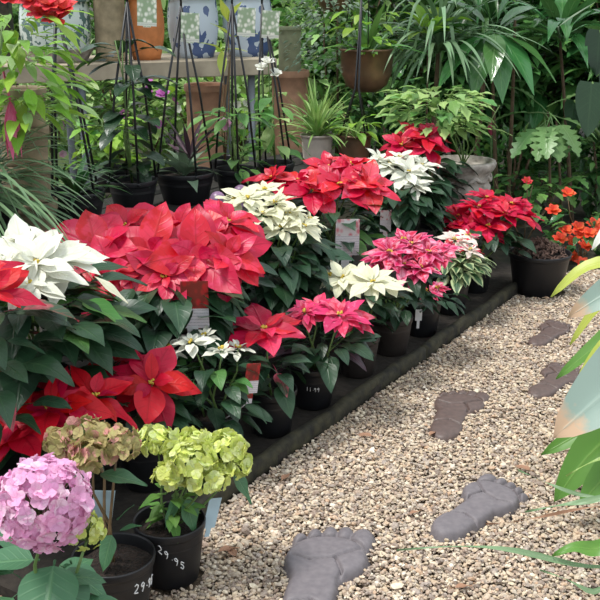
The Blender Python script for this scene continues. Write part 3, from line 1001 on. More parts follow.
def mophead(root, c, R, mat, n=110, size=0.017, squash=0.85, seed=0, label=None, low=-0.6):
    g = np.random.default_rng(seed)
    mb = MB()
    for i in range(n):
        zz = 1 - (i + 0.5) / n * (1 - low)
        a = i * 2.39996 + g.normal(0, 0.2)
        rr = math.sqrt(max(0, 1 - zz * zz))
        d = np.array([rr * math.cos(a), rr * math.sin(a), zz])
        q = np.asarray(c) + d * np.array([1, 1, squash]) * R * (0.95 + 0.07 * math.sin(d[0] * 6 + seed) * math.sin(d[1] * 7) + g.uniform(-0.1, 0.08))
        floret(mb, q, d + g.normal(0, 0.36, 3), size * g.uniform(0.8, 1.2), g)
    o = mb.build('flower_head', mat, root)
    if label:
        o['label'] = label
    ms = MB()
    for i in range(40):
        zz = g.uniform(-0.4, 0.9)
        a = g.uniform(0, 6.28)
        rr = math.sqrt(1 - zz * zz)
        tube(ms, [np.asarray(c) - np.array([0, 0, R * 0.5]), np.asarray(c) + np.array([rr * math.cos(a), rr * math.sin(a), zz * squash]) * R * 0.8], 0.0014, 4)
    ms.build('flower_stalks', M['stem'], o)
    return o


def big_leaf(root, base, d, L, W, mat, **kw):
    mb = MB()
    leaf(mb, base, d, L, W, kw.pop('kind', 'ovate'), n=14, m=4, **kw)
    return mb.build('leaf', mat, root)


# pink hydrangea
hp = np.array([*at(38, 640, 1.72)[:2], 0.0])
root = thing('potted_hydrangea', hp, 'pink mophead hydrangea with big ribbed leaves at the lower corner', 'potted plant', 'potted hydrangeas on the gravel')
pot(root, hp, 0.1, 0.17)
hc = at(43, 503, 1.70)
mophead(root, hc, 0.088, M['hpink'], 230, 0.0175, 0.95, ns(), None, -0.85)
h2 = at(86, 532, 1.76)
mophead(root, h2, 0.036, M['hgreen'], 42, 0.012, 1.1, ns(), 'small unripe greenish flower head')
stems(root, [hp + [0, 0, 0.14], hp + [0.02, 0, 0.14]], [hc - [0, 0, 0.05], h2 - [0, 0, 0.02]], 0.005)
for (bx, by, tx, ty, Yb, Yt, L, W) in ((55, 560, 40, 640, 1.74, 1.6, 0.17, 0.13), (40, 560, -40, 560, 1.75, 1.72, 0.14, 0.10), (60, 565, 120, 600, 1.78, 1.75, 0.11, 0.08), (70, 560, 78, 580, 1.8, 1.82, 0.1, 0.07),
                                      (30, 555, 0, 520, 1.8, 1.85, 0.13, 0.09), (60, 570, 95, 640, 1.74, 1.68, 0.11, 0.085)):
    b = at(bx, by, Yb)
    big_leaf(root, b, at(tx, ty, Yt) - b, L, W, M['hleaf'], droop=0.35, fold=0.18, wave=0.02, petiole=0.012, pr=0.003)
foliage(root, hp, 0.18, 0.32, 14, 0.11, M['hleaf'], 0.04, ns(), W=0.66)

# fading hydrangea
hb = np.array([*onz(117, 612)[:2], 0.0])
root = thing('potted_hydrangea', hb, 'fading brown and pink hydrangea on a bare stem in a black pot', 'potted plant', 'potted hydrangeas on the gravel')
pb = pot(root, hb, 0.098, 0.16)
pot_price(pb, hb, 0.098, 0.16, '29.95', math.atan2(-hb[1], -hb[0]) + 0.95, 0.10, 0.026)
hh = [at(90, 432, hb[1] + 0.06), at(116, 446, hb[1] + 0.02), at(92, 456, hb[1] - 0.02), at(62, 444, hb[1] + 0.08)]
for c_, rr in zip(hh, (0.055, 0.046, 0.045, 0.042)):
    mophead(root, c_ + rng.normal(0, 0.008, 3), rr, M['hbrown'], 34, 0.0195, 0.75, ns(), None, -0.4)
stems(root, [hb + [0.0, 0, 0.13]] * 4, [q - [0, 0, 0.02] for q in hh], 0.0045, M['redstem'])
for (bx, by, tx, ty, dy, L, W) in ((100, 474, 145, 480, 0.0, 0.115, 0.07), (98, 470, 60, 478, -0.03, 0.10, 0.06), (118, 520, 135, 500, 0.02, 0.07, 0.035), (112, 535, 105, 560, -0.02, 0.09, 0.06), (120, 530, 150, 520, 0.0, 0.06, 0.03)):
    b = at(bx, by, hb[1] + dy)
    big_leaf(root, b, at(tx, ty, hb[1] + dy - 0.02) - b, L, W, M['hleaf'], droop=0.25, fold=0.15, wave=0.03)
care_tag(root, at(100, 530, hb[1] + 0.06), 0.05, 0.09, (0.15, 0.2), 0.2, M['bluetag'], stake=0.03)

# lime hydrangea
hg = np.array([*onz(172, 576)[:2], 0.0])
root = thing('potted_hydrangea', hg, 'lime green hydrangea in a black pot priced 29.95', 'potted plant', 'potted hydrangeas on the gravel')
pg = pot(root, hg, 0.09, 0.165)
pot_price(pg, hg, 0.09, 0.165, '29.95', math.atan2(-hg[1], -hg[0]) + 0.02, 0.100, 0.021, -1.0, 0.0013)
hh = [at(158, 446, hg[1] + 0.04), at(190, 456, hg[1] - 0.03), at(222, 450, hg[1] + 0.02), at(205, 478, hg[1] - 0.06), at(176, 474, hg[1] - 0.03), at(232, 466, hg[1] + 0.0), at(195, 440, hg[1] + 0.08)]
for c_, rr in zip(hh, (0.05, 0.06, 0.05, 0.048, 0.045, 0.038, 0.045)):
    mophead(root, c_ + rng.normal(0, 0.008, 3), rr, M['hgreen'], 32, 0.021, 0.5, ns(), None, -0.35)
stems(root, [hg + [0.0, 0, 0.135]] * len(hh), [q - [0, 0, 0.02] for q in hh], 0.0035)
foliage(root, hg + [0.01, -0.01, 0], 0.17, 0.25, 26, 0.06, M['hleaf_light'], 0.02, ns(), W=0.5, pet=0.015, droop=0.5)
for (bx, by, tx, ty, dy, L, W) in ((232, 470, 252, 500, 0.02, 0.10, 0.055), (185, 500, 195, 530, -0.02, 0.09, 0.06), (178, 500, 165, 525, -0.02, 0.08, 0.05)):
    b = at(bx, by, hg[1] + dy)
    big_leaf(root, b, at(tx, ty, hg[1] + dy - 0.02) - b, L, W, M['hleaf'], droop=0.4, fold=0.15, wave=0.04)
care_tag(root, at(207, 535, hg[1] + 0.02), 0.036, 0.085, (0.22, 0.1), 0.6, M['bluetag'], stake=0.02)
CLEAR += [(hp, 0.085), (hb, 0.085), (hg, 0.075)]

# ------------------------------------------------------------------ dark pot of mulch at the end of the row
hm = np.array([*onz(537, 291)[:2], 0.0])
root = thing('mulch_pot', hm, 'squat black pot heaped with brown bark mulch at the end of the row', 'pot')
pot(root, hm, 0.15, 0.2)
mb = MB()
g = np.random.default_rng(5)
for i in range(320):
    a, rr = g.uniform(0, 6.28), 0.13 * math.sqrt(g.uniform())
    z = 0.175 + 0.075 * (1 - (rr / 0.135) ** 2) + g.uniform(-0.01, 0.012)
    A = np.linalg.qr(g.normal(size=(3, 3)))[0]
    box(mb, (hm[0] + rr * math.cos(a), hm[1] + rr * math.sin(a), z), (g.uniform(0.015, 0.04), g.uniform(0.006, 0.014), 0.004), A)
o = mb.build('bark_mulch', M['mulch'], root, smooth=False)
o['kind'] = 'stuff'
CLEAR.append((hm, 0.13))


# ------------------------------------------------------------------ pots with black hangers on the tall bench
def hanger_pot(px, py, r, h, label, apex_px, apex_py, plant, tagmatl=None, tagpos=None, ang0=0.3, n=4):
    """px,py: foot of the pot on the bench"""
    b = onz(px, py, TIER3)
    root = thing('hanging_pot', b, label, 'potted plant', 'black pots with upright hangers on the tall bench')
    pot(root, b, r, h)
    ap = at(apex_px, apex_py, b[1])
    hg_ = MB()
    for k in range(n):
        a = ang0 + k / n * 2 * PI
        q = np.array([b[0] + math.cos(a) * r * 0.99, b[1] + math.sin(a) * r * 0.99, b[2] + h - 0.008])
        tube(hg_, [q, q * 0.5 + ap * 0.5 + np.array([math.cos(a), math.sin(a), 0]) * 0.012, ap], 0.0052, 6)
        ball(hg_, q, 0.008, 0, 8, 6)
    tube(hg_, [ap, ap + [0, 0, 0.05], ap + [0.02, 0, 0.075], ap + [0.045, 0, 0.06]], 0.005, 6)
    hn = hg_.build('hanger', M['wire'], root)
    plant(root, b, h)
    if tagpos:
        care_tag(root, at(*tagpos, b[1] - 0.02), 0.075, 0.115, (0.05, 0.1), 0.0, M['tagwhite'], stake=0.0, name='picture_tag')
    return root


def rosette(root, c, n, L, W, mat, kind='lance', el=(0.3, 1.2), droop=0.8, name='foliage', seed=None, petiole=0.0, fold=0.25, nn=8, az=None, twist=0.2):
    g = np.random.default_rng(seed if seed is not None else ns())
    mb = MB()
    for i in range(n):
        a = i * 2.39996 + g.normal(0, 0.25) if az is None else g.uniform(*az)
        e = g.uniform(*el)
        d = np.array([math.cos(a) * math.cos(e), math.sin(a) * math.cos(e), math.sin(e)])
        ll = L * g.uniform(0.65, 1.15)
        leaf(mb, np.asarray(c) + g.normal(0, 0.006, 3), d, ll, W * g.uniform(0.8, 1.15), kind, Z, droop * g.uniform(0.5, 1.4), fold, 0.0, nn, 1 if W < 0.03 else 2, g.normal(0, twist), petiole=petiole * g.uniform(0.6, 1.2), pr=0.003)
    return mb.build(name, mat, root)


def bloom(root, c, R, mat, n=8, name='flower', el=0.4, kind='petal', W=0.6, axis=(0, -0.5, 0.8)):
    mb = MB()
    g = np.random.default_rng(ns())
    axis = nz(axis)
    e1 = nz(np.cross(axis, [0.3, 1, 0.1]))
    e2 = np.cross(axis, e1)
    for lay in range(2):
        for i in range(n):
            a = i / n * 2 * PI + lay * 0.4 + g.normal(0, 0.1)
            e = el + lay * 0.4 + g.normal(0, 0.1)
            d = (e1 * math.cos(a) + e2 * math.sin(a)) * math.cos(e) + axis * math.sin(e)
            leaf(mb, c, d, R * (1 - 0.25 * lay), R * W, kind, axis, 0.2, 0.2, 0.03, 5, 1, ph=g.uniform(0, 6))
    return mb.build(name, mat, root)


def plant_dark(root, b, h):
    mb = MB()
    g = np.random.default_rng(ns())
    for i in range(48):
        z = b[2] + h + g.uniform(0.02, 0.55)
        a = g.uniform(0, 6.28)
        d = np.array([math.cos(a), math.sin(a) * 0.7, g.uniform(-0.3, 0.3)])
        leaf(mb, (b[0] + g.normal(0, 0.03), b[1] + g.normal(0, 0.03), z), d, g.uniform(0.09, 0.15), g.uniform(0.07, 0.1), 'heart', Z, 0.9, 0.15, 0.02, 8, 2, petiole=0.05)
    mb.build('foliage', M['ear'], root)
    stems(root, [b + [0, 0, h - 0.03]] * 3, [b + [g.normal(0, 0.03), g.normal(0, 0.03), h + 0.55] for _ in range(3)], 0.004)


def plant_lime(root, b, h):
    foliage(root, b, b[2] + h, b[2] + h + 0.22, 46, 0.1, M['lime'], 0.07, ns(), 'oak', W=0.6, mat2=M['mid'])
    stems(root, [b + [0, 0, h - 0.03]] * 4, [b + [rng.normal(0, 0.05), rng.normal(0, 0.05), h + 0.2] for _ in range(4)], 0.003)


def plant_grey(root, b, h):
    rosette(root, b + [0, 0, h - 0.02], 22, 0.19, 0.055, M['grey'], 'lance', (0.2, 1.3), 0.7)
    rosette(root, b + [0.02, 0, h + 0.05], 10, 0.22, 0.03, M['purpleleaf'], 'lance', (0.5, 1.4), 0.4, 'dark_leaves')
    bloom(root, at(163, 95, b[1]), 0.035, M['mauve'])


def plant_pink(root, b, h):
    foliage(root, b, b[2] + h, b[2] + h + 0.26, 40, 0.13, M['mid'], 0.06, ns(), 'lance', W=0.4, mat2=M['deep'])
    stems(root, [b + [0, 0, h - 0.03]] * 4, [b + [rng.normal(0, 0.05), rng.normal(0, 0.05), h + 0.25] for _ in range(4)], 0.003)
    bloom(root, at(225, 124, b[1] - 0.05), 0.032, M['hpink'], 9, axis=(0, -1, 0.2))


def plant_orchid(root, b, h):
    foliage(root, b, b[2] + h - 0.02, b[2] + h + 0.3, 30, 0.14, M['mid'], 0.05, ns(), 'lance', W=0.35, mat2=M['sunny'])
    for q in ((262, 68), (276, 74), (268, 62)):
        bloom(root, at(*q, b[1] - 0.03), 0.035, M['palepetal'], 6)
    stems(root, [b + [0, 0, h - 0.03]] * 3, [at(*q, b[1] - 0.03) for q in ((262, 68), (276, 74), (268, 62))], 0.003)


def plant_fern(root, b, h):
    rosette(root, b + [0, 0, h - 0.02], 30, 0.2, 0.03, M['deep'], 'lance', (0.2, 1.2), 0.8)


hanger_pot(78, 226, 0.11, 0.14, 'black hanger pot of dark ferny blades behind the big white poinsettia', 56, 8, plant_fern, None, None, 0.9)
hanger_pot(134, 210, 0.10, 0.13, 'black hanger pot with dark heart-shaped leaves climbing its wires', 127, 2, plant_dark, None, (147, 26), 0.4)
hanger_pot(186, 201, 0.125, 0.13, 'wide black hanger pot of grey-green bromeliad leaves', 181, 6, plant_grey, None, (190, 42), 0.5)
hanger_pot(236, 195, 0.09, 0.12, 'black hanger pot with one round pale pink flower', 232, 4, plant_pink, None, (246, 36), 0.2)
hanger_pot(276, 188, 0.085, 0.12, 'black hanger pot with small white blooms, last of the hangers', 262, 4, plant_orchid, None, (270, 38), 0.6)

# plants low on the bench between the hanger pots
bb = onz(112, 190, TIER3)
root = thing('potted_shrub', bb, 'bright lime leafy plant between the first two hanger pots', 'potted plant')
pot(root, bb, 0.09, 0.11)
plant_lime(root, bb, 0.11)

# two mauve balls
for px, lb in ((218, 'mauve glazed ball behind the creamy poinsettia, the one nearer the wide hanger pot'), (241, 'mauve glazed ball behind the creamy poinsettia, the one nearer the scarlet poinsettia')):
    cc = row(px, 0.82, TIER3)
    top = at(px, 186, cc[1])
    root = thing('ornament_ball', cc, lb, 'ornament', 'mauve glazed balls')
    mb = MB()
    r_ = 0.033
    ball(mb, (cc[0], cc[1], TIER3 + 0.025 + r_), r_, 0, 20, 12, 1.05)
    mb.build('ball', M['mauveball'], root)
    mb = MB()
    lathe(mb, [(0.001, 0), (0.022, 0), (0.02, 0.008), (0.012, 0.015), (0.014, 0.032)], cc, 16)
    mb.build('foot', M['mauveball'], root)


# ------------------------------------------------------------------ clay pots on the tall bench
def clay_pot(name, base, r, h, mat, label, cat='pot', parent=None, taper=0.72, rim=0.03, bulge=0.0, grp=None, rimpart=True):
    root = thing(name, base, label, cat, grp) if parent is None else parent
    mb = MB()
    b = r * taper
    k = 10
    pr = [(0.001, 0)] + [(b + (r * 0.93 - b) * u + bulge * math.sin(PI * u), (h - rim) * u) for u in np.linspace(0, 1, k)]
    pr += [(r * 0.99, h - rim + 0.002), (r, h - rim + 0.006), (r, h - 0.004), (r * 0.985, h), (r * 0.9, h), (r * 0.88, h - 0.01), (r * 0.86, h - 0.05), (0.001, h - 0.055)]
    lathe(mb, pr, base, 36)
    mb.build('pot', mat, root)
    return root


# stack of sandy pots at the left
bs = onz(33, 236, TIER3)
z = TIER3
lbls = ['lowest sandy terracotta pot of the stack behind the big white poinsettia', 'second sandy terracotta pot up in the stack at the photo edge',
        'third sandy terracotta pot up in the stack, below the topmost one', 'topmost sandy terracotta pot of the stack, under the red flowers']
for i, lb in enumerate(lbls):
    hgt = 0.135
    clay_pot('terracotta_pot', (bs[0] + rng.normal(0, 0.004), bs[1], z), 0.098 - 0.003 * i, hgt, M['sandstone'], lb, taper=0.86, rim=0.035, grp='stacked terracotta pots')
    z += hgt

# pale pot with spider plant
bp = onz(317, 163, TIER3)
root = thing('spider_plant', bp, 'spider plant with striped blades in a pale pinkish pot', 'potted plant')
clay_pot('pot', bp, 0.088, 0.15, M['palepot'], '', parent=root, taper=0.8, rim=0.012)
rosette(root, bp + [0, 0, 0.13], 95, 0.30, 0.016, M['spider'], 'strap', (0.45, 1.45), 0.9, fold=0.3, nn=10)
# brown pot next to it, with its own hanger
bq = onz(354, 163, TIER3)
root = thing('hanging_pot', bq, 'bronze-brown pot with black hanger wires rising past the copper bowl', 'potted plant', 'black pots with upright hangers on the tall bench')
clay_pot('pot', bq, 0.095, 0.15, M['bronze'], '', parent=root, taper=0.78, rim=0.012)
mb = MB()
ap = at(362, -10, bq[1])
for k in range(4):
    a = 0.6 + k * PI / 2
    q = bq + np.array([math.cos(a) * 0.09, math.sin(a) * 0.09, 0.148])
    mid = at(357, 88, bq[1]) + np.array([math.cos(a), math.sin(a), 0]) * 0.012
    tube(mb, [q, mid, ap], 0.005, 6)
mb.build('hanger', M['wire'], root)
rosette(root, bq + [0, 0, 0.13], 16, 0.2, 0.014, M['spider'], 'strap', (0.3, 1.2), 1.3)
foliage(root, bq, bq[2] + 0.16, bq[2] + 0.24, 18, 0.09, M['lime'], 0.05, ns(), 'ovate', W=0.5)

# terracotta pots beyond
for px, py, Yp, r, h, mt, lb in ((207, 118, 5.95, 0.13, 0.24, 'terracotta', 'broad terracotta pot under the bench plank, beside the wide hanger pot'),
                                (290, 122, 6.0, 0.115, 0.40, 'terracotta', 'tall rough terracotta chimney pot behind the spider plant'),):
    q = at(px, py, Yp)
    root = thing('terracotta_pot', (q[0], q[1], 0), lb, 'pot')
    top = at(px, 70 if h > 0.3 else 84, Yp)[2]
    clay_pot('pot', np.array([q[0], q[1], 0.0]), r, top, M[mt], '', parent=root, taper=0.82, rim=0.04)

q = at(290, 122, 6.0)
clay_pot('clay_pot', np.array([q[0], q[1], at(290, 70, 6.0)[2] - 0.054]), 0.07, 0.3, M['palegreen'], 'pale grey-green cylinder pot standing in the mouth of the tall terracotta pot', taper=0.95, rim=0.02)

# ------------------------------------------------------------------ potting bench with the big glazed planters
PA, PB = at(20, 66.5, 5.0), at(277, 57.5, 5.5)
zt = (PA[2] + PB[2]) / 2
PA[2] = PB[2] = zt
pd = nz((PB - PA) * [1, 1, 0])
pn = np.array([-pd[1], pd[0], 0])
axp = np.array([pd, pn, [0, 0, 1.0]])
LEN = np.linalg.norm(PB - PA) + 0.5
mid = PB - pd * LEN / 2
root = thing('potting_bench', (mid[0], mid[1], 0), 'grey-beige timber bench carrying the big glazed planters', 'bench')
for i in range(4):
    mb = MB()
    box(mb, mid + pn * (0.09 + 0.145 * i) + [0, 0, -0.02], (LEN, 0.135, 0.04), axp, bev=0.004)
    mb.build('board', M['plank'], root, smooth=False)
mb = MB()
box(mb, mid + pn * 0.01 + [0, 0, -0.043], (LEN, 0.022, 0.085), axp, bev=0.004)
mb.build('front_board', M['plank'], root, smooth=False)
for lt in (-LEN / 2 + 0.2, LEN / 2 - 0.05 - np.linalg.norm(PB - at(92, 64, 5.15)) + 0.0, LEN / 2 - 0.12):
    for ls in (0.08, 0.52):
        mb = MB()
        q = mid + pd * lt + pn * ls
        tube(mb, [(q[0], q[1], 0), (q[0], q[1], zt - 0.045)], 0.02, 14)
        mb.build('leg', M['post'], root)


def onbench(px, ls):
    # point of the bench top at picture column px, ls behind its front
    lo, hi = -LEN, LEN
    for _ in range(50):
        m_ = (lo + hi) / 2
        if project(mid + pd * m_ + pn * ls)[0] < px:
            lo = m_
        else:
            hi = m_
    return mid + pd * lo + pn * ls


def planter(px, ls, r, h, mat, label, plant=None, saucer=None, taper=0.8, bulge=0.02):
    b = onbench(px, ls)
    root = thing('planter', b, label, 'planter')
    zo = 0.0
    if saucer is not None:
        mb = MB()
        lathe(mb, [(0.001, 0), (r * 0.78, 0), (r * 0.82, 0.01), (r * 0.98, 0.06), (r * 1.0, 0.062), (r * 1.0, 0.07), (r * 0.94, 0.07), (r * 0.85, 0.025), (0.001, 0.022)], b, 40)
        mb.build('saucer', saucer, root)
        zo = 0.023
    clay_pot('pot', b + [0, 0, zo], r * (0.95 if saucer else 1), h, mat, '', parent=root, taper=taper if not saucer else 0.85, rim=0.03, bulge=bulge)
    if plant:
        plant(root, b + [0, 0, zo], h)
    return root


def tuft_white(root, b, h):
    foliage(root, b, b[2] + h, b[2] + h + 0.2, 60, 0.08, M['sunny'], 0.15, ns(), 'ovate')


planter(58, 0.24, 0.19, 0.30, M['greenwhite'], 'green-sprigged glazed planter in a saucer on the timber bench', tuft_white, M['urn'])
planter(112, 0.16, 0.085, 0.36, M['sandstone'], 'tall tan clay pot next to the green-sprigged planter', None, None, 0.95, 0.0)
planter(147, 0.18, 0.09, 0.34, M['orangeclay'], 'orange clay pot between the tan pot and the blue-flowered planters', tuft_white)
planter(194, 0.25, 0.135, 0.34, M['bluewhite'], 'blue-flowered glazed planter beside the orange clay pot', tuft_white)
planter(248, 0.25, 0.135, 0.34, M['bluewhite'], 'blue-flowered glazed planter at the end of the timber bench', tuft_white)

# striped-leaf plant in front of the blue planters
b = onz(222, 190, TIER3) + np.array([0.0, 0.22, 0])
root = thing('striped_leaf_plant', b, 'tall plant with yellow-edged leaves before the blue-flowered planters', 'potted plant')
pot(root, b, 0.07, 0.11)
tops = [at(228, 22, b[1]), at(232, 38, b[1]), at(222, 50, b[1])]
stems(root, [b + [0, 0, 0.09]] * 3, tops, 0.004, M['redstem'])
mb = MB()
for (q, e) in ((tops[0], (222, 0)), (tops[0], (240, -2)), (tops[1], (262, 26)), (tops[1], (214, 20)), (tops[2], (245, 46)), (tops[2], (204, 40)), (tops[2], (222, 75))):
    leaf(mb, q, at(*e, b[1] - 0.05) - q, 0.13, 0.045, 'lance', Z, 0.4, 0.2, 0.02, 8, 2)
mb.build('foliage', M['yellowleaf'], root)

# ------------------------------------------------------------------ stone urn with its leafy plant
bu = np.array([*at(462, 190, 5.25)[:2], 0.0])
root = thing('stone_urn', bu, 'weathered pale stone urn with a moulded band and a leafy light green plant', 'planter')
uz = at(462, 160, 5.25)[2]
mb = MB()
R_ = 0.165
lathe(mb, [(0.001, 0), (R_ * 0.72, 0), (R_ * 0.72, 0.05), (R_ * 0.6, 0.07), (R_ * 0.62, 0.1), (R_ * 0.78, uz * 0.45), (R_ * 0.84, uz * 0.68), (R_ * 0.9, uz * 0.7), (R_ * 0.9, uz * 0.76), (R_ * 0.85, uz * 0.78),
           (R_ * 0.88, uz - 0.06), (R_ * 0.95, uz - 0.05), (R_ * 1.03, uz - 0.03), (R_ * 1.05, uz - 0.012), (R_ * 1.02, uz), (R_ * 0.9, uz), (R_ * 0.85, uz - 0.03), (0.001, uz - 0.035)], bu, 44)
uo = mb.build('urn', M['urn'], root)
mb = MB()
aa = np.linspace(0, 2 * PI, 141)
tube(mb, np.stack([bu[0] + np.cos(aa) * R_ * 0.875, bu[1] + np.sin(aa) * R_ * 0.875, uz - 0.075 - 0.022 * np.abs(np.sin(aa * 5))], -1), 0.011, 8, cap=False)
mb.build('swag_moulding', M['urn'], uo)
cu = bu + np.array([-0.04, -0.03, uz])
foliage(root, cu + [-0.09, 0.06, 0], uz + 0.16, uz + 0.36, 170, 0.115, M['sunny'], 0.2, ns(), 'oak', W=0.5, mat2=M['mid'], pet=0.06, droop=0.7)
stems(root, [bu + [0, 0, uz - 0.03]] * 6, [cu + [rng.normal(0, 0.1), rng.normal(0, 0.08), 0.28] for _ in range(6)], 0.004)

# ------------------------------------------------------------------ copper bowl hung from the pergola beam
bw = at(366, 92, 5.75)
root = thing('hanging_bowl', bw, 'copper-brown bowl planter hung on thin wires above the bronze pot', 'planter')
mb = MB()
R_ = 0.155
hz = at(366, 48, 5.75)[2] - bw[2]
lathe(mb, [(0.001, 0), (R_ * 0.45, 0.004), (R_ * 0.75, 0.04), (R_ * 0.92, hz * 0.45), (R_ * 0.97, hz - 0.015), (R_ * 1.02, hz - 0.012), (R_ * 1.02, hz), (R_ * 0.95, hz), (R_ * 0.9, hz - 0.06), (0.001, hz - 0.06)], bw, 44)
mb.build('bowl', M['bronze'], root)
mb = MB()
for k in range(3):
    a = 0.5 + k * 2 * PI / 3
    tube(mb, [bw + [math.cos(a) * R_ * 0.99, math.sin(a) * R_ * 0.99, hz - 0.005], bw + [0, 0, 1.2], bw + [0, 0, 2.4 - bw[2]]], 0.003, 5)
mb.build('hanging_wire', M['wire'], root)
rosette(root, bw + [0, 0, hz - 0.05], 26, 0.34, 0.05, M['mid'], 'lance', (0.3, 1.4), 0.9)
foliage(root, bw, bw[2] + hz - 0.02, bw[2] + hz + 0.2, 30, 0.11, M['lime'], 0.1, ns(), 'ovate')
b2 = at(334, 12, 6.0)
root = thing('hanging_bowl', b2, 'smaller dark bowl planter hung high at the top edge of the photo', 'planter')
mb = MB()
lathe(mb, [(0.001, 0), (0.05, 0.003), (0.09, 0.04), (0.11, 0.12), (0.113, 0.15), (0.1, 0.15), (0.09, 0.1), (0.001, 0.1)], b2, 36)
mb.build('bowl', M['bronze'], root)
mb = MB()
for k in range(3):
    a = 0.2 + k * 2 * PI / 3
    tube(mb, [b2 + [math.cos(a) * 0.105, math.sin(a) * 0.105, 0.145], b2 + [0, 0, 0.8], (b2[0], b2[1], 2.4)], 0.003, 5)
mb.build('hanging_wire', M['wire'], root)
g = np.random.default_rng(77)
mb = MB()
mw = MB()
for i in range(420):
    a = g.uniform(1.9, 5.9)
    rr = 0.1 + 0.2 * g.uniform()
    q = b2 + np.array([math.cos(a) * rr, math.sin(a) * rr, 0.17 - 0.5 * g.uniform() ** 1.2 * (rr > 0.11)])
    leaf(mb, q, (math.cos(a), math.sin(a), -0.3), 0.04, 0.025, 'ovate', Z, 0.6, 0.1, 0, 4, 1)
    if i % 3 == 0:
        leaf(mw, q + [0, -0.02, 0.01], (math.cos(a), math.sin(a), 0.3), 0.022, 0.02, 'petal', Z, 0.2, 0.1, 0, 4, 1)
mb.build('trailing_leaves', [M['grey']], root)
mw.build('blossom', M['palepetal'], root)
mb = MB()
box(mb, (0.5, 5.87, 2.45), (4.6, 0.34, 0.1), None, bev=0.004)
for sx in (-1.7, 2.7):
    box(mb, (sx, 5.95, 1.2), (0.09, 0.09, 2.4), None, bev=0.004)
o = mb.build('beam_pergola', M['timber'], None, smooth=False)
o['kind'] = 'structure'


# ------------------------------------------------------------------ garden shrubs and jungle plants
def shrub(name, c, rad, n0, L, W, mat, label, kind='ovate', cat='shrub', mat2=None, group='garden shrubs behind the display', nn=5, droop=0.6, flowers=None, shell=0.45, zmin=0.05):
    """c: foot on the soil; rad: half widths of the crown and its height"""
    n = int(n0 * 1.5)
    root = thing(name, c, label, cat, group)
    g = np.random.default_rng(ns())
    mb = MB()
    cz = c[2] + rad[2] * 0.55
    for i in range(n):
        v = nz(g.normal(size=3))
        rr = g.uniform(shell, 1.0)
        q = np.array([c[0], c[1], cz]) + v * np.array([rad[0], rad[1], rad[2] * 0.5]) * rr
        if q[2] < zmin:
            q[2] = zmin + g.uniform(0, 0.1)
        d = v + g.normal(0, 0.5, 3) + np.array([0, 0, 0.1])
        ll = L * g.uniform(0.6, 1.2)
        leaf(mb, q, d, ll, W * ll / L * g.uniform(0.8, 1.2), kind, Z, droop * g.uniform(0.4, 1.5), g.uniform(0.05, 0.3), 0.02, nn, 1, g.normal(0, 0.4), mat=1 if (mat2 is not None and g.uniform() < 0.35) else 0)
    mb.build('foliage', [mat] + ([mat2] if mat2 is not None else []), root)
    ends = [np.array([c[0], c[1], cz]) + nz(g.normal(size=3) + [0, 0, 0.6]) * np.array([rad[0], rad[1], rad[2] * 0.5]) * 0.75 for _ in range(7)]
    stems(root, [np.array(c) + [g.normal(0, 0.03), g.normal(0, 0.03), -0.01] for _ in ends], ends, 0.011, M['woody'])
    if flowers:
        fm, fn, fr = flowers
        mf = MB()
        for i in range(fn):
            v = nz(g.normal(size=3) + [0, -0.8, 0.2])
            q = np.array([c[0], c[1], cz]) + v * np.array([rad[0], rad[1], rad[2] * 0.5]) * 1.0
            e1 = nz(np.cross(v, [0.3, 0.2, 1]))
            e2 = np.cross(v, e1)
            for k in range(6):
                a = k / 6 * 2 * PI
                d = e1 * math.cos(a) + e2 * math.sin(a) + v * 0.3
                leaf(mf, q, d, fr, fr * 0.8, 'petal', v, 0.1, 0.1, 0, 4, 1)
        mf.build('blossom', fm, root)
    return root


def foot(px, Y):
    return np.array([at(px, 300, Y)[0], Y, 0.0])


# left, seen under and over the timber bench: sunlight put into the pale leaf colours
shrub('garden_shrub', foot(60, 6.6), (0.5, 0.35, 1.1), 520, 0.11, 0.06, M['pale'], 'pale leafy shrub with pink blossom under the planter end of the bench', mat2=M['mid'], flowers=(M['hpink'], 22, 0.03))
shrub('garden_shrub', foot(130, 6.7), (0.45, 0.35, 1.0), 520, 0.10, 0.055, M['sunny'], 'green shrub with mauve blossom behind the steel bench leg', mat2=M['sunny'], flowers=(M['mauve'], 14, 0.035))
shrub('garden_shrub', foot(225, 6.8), (0.5, 0.35, 1.1), 520, 0.10, 0.055, M['pale'], 'pale shrub with white blossom behind the broad terracotta pot', mat2=M['lime'], flowers=(M['palepetal'], 22, 0.03))
shrub('garden_shrub', foot(-10, 7.6), (0.8, 0.5, 1.8), 600, 0.14, 0.07, M['mid'], 'tall mid-green shrub at the photo edge behind the red flowers', mat2=M['deep'])
shrub('garden_shrub', foot(120, 8.0), (0.9, 0.5, 1.9), 700, 0.14, 0.07, M['mid'], 'tall mid-green shrub behind the tan and orange clay pots', mat2=M['sunny'])
shrub('garden_shrub', foot(240, 8.1), (0.9, 0.5, 1.9), 700, 0.13, 0.07, M['sunny'], 'tall pale shrub behind the blue-flowered planters', mat2=M['mid'])
shrub('garden_shrub', foot(330, 7.2), (0.6, 0.4, 1.7), 700, 0.12, 0.05, M['mid'], 'tall mixed shrub behind the hung bowls', mat2=M['sunny'])
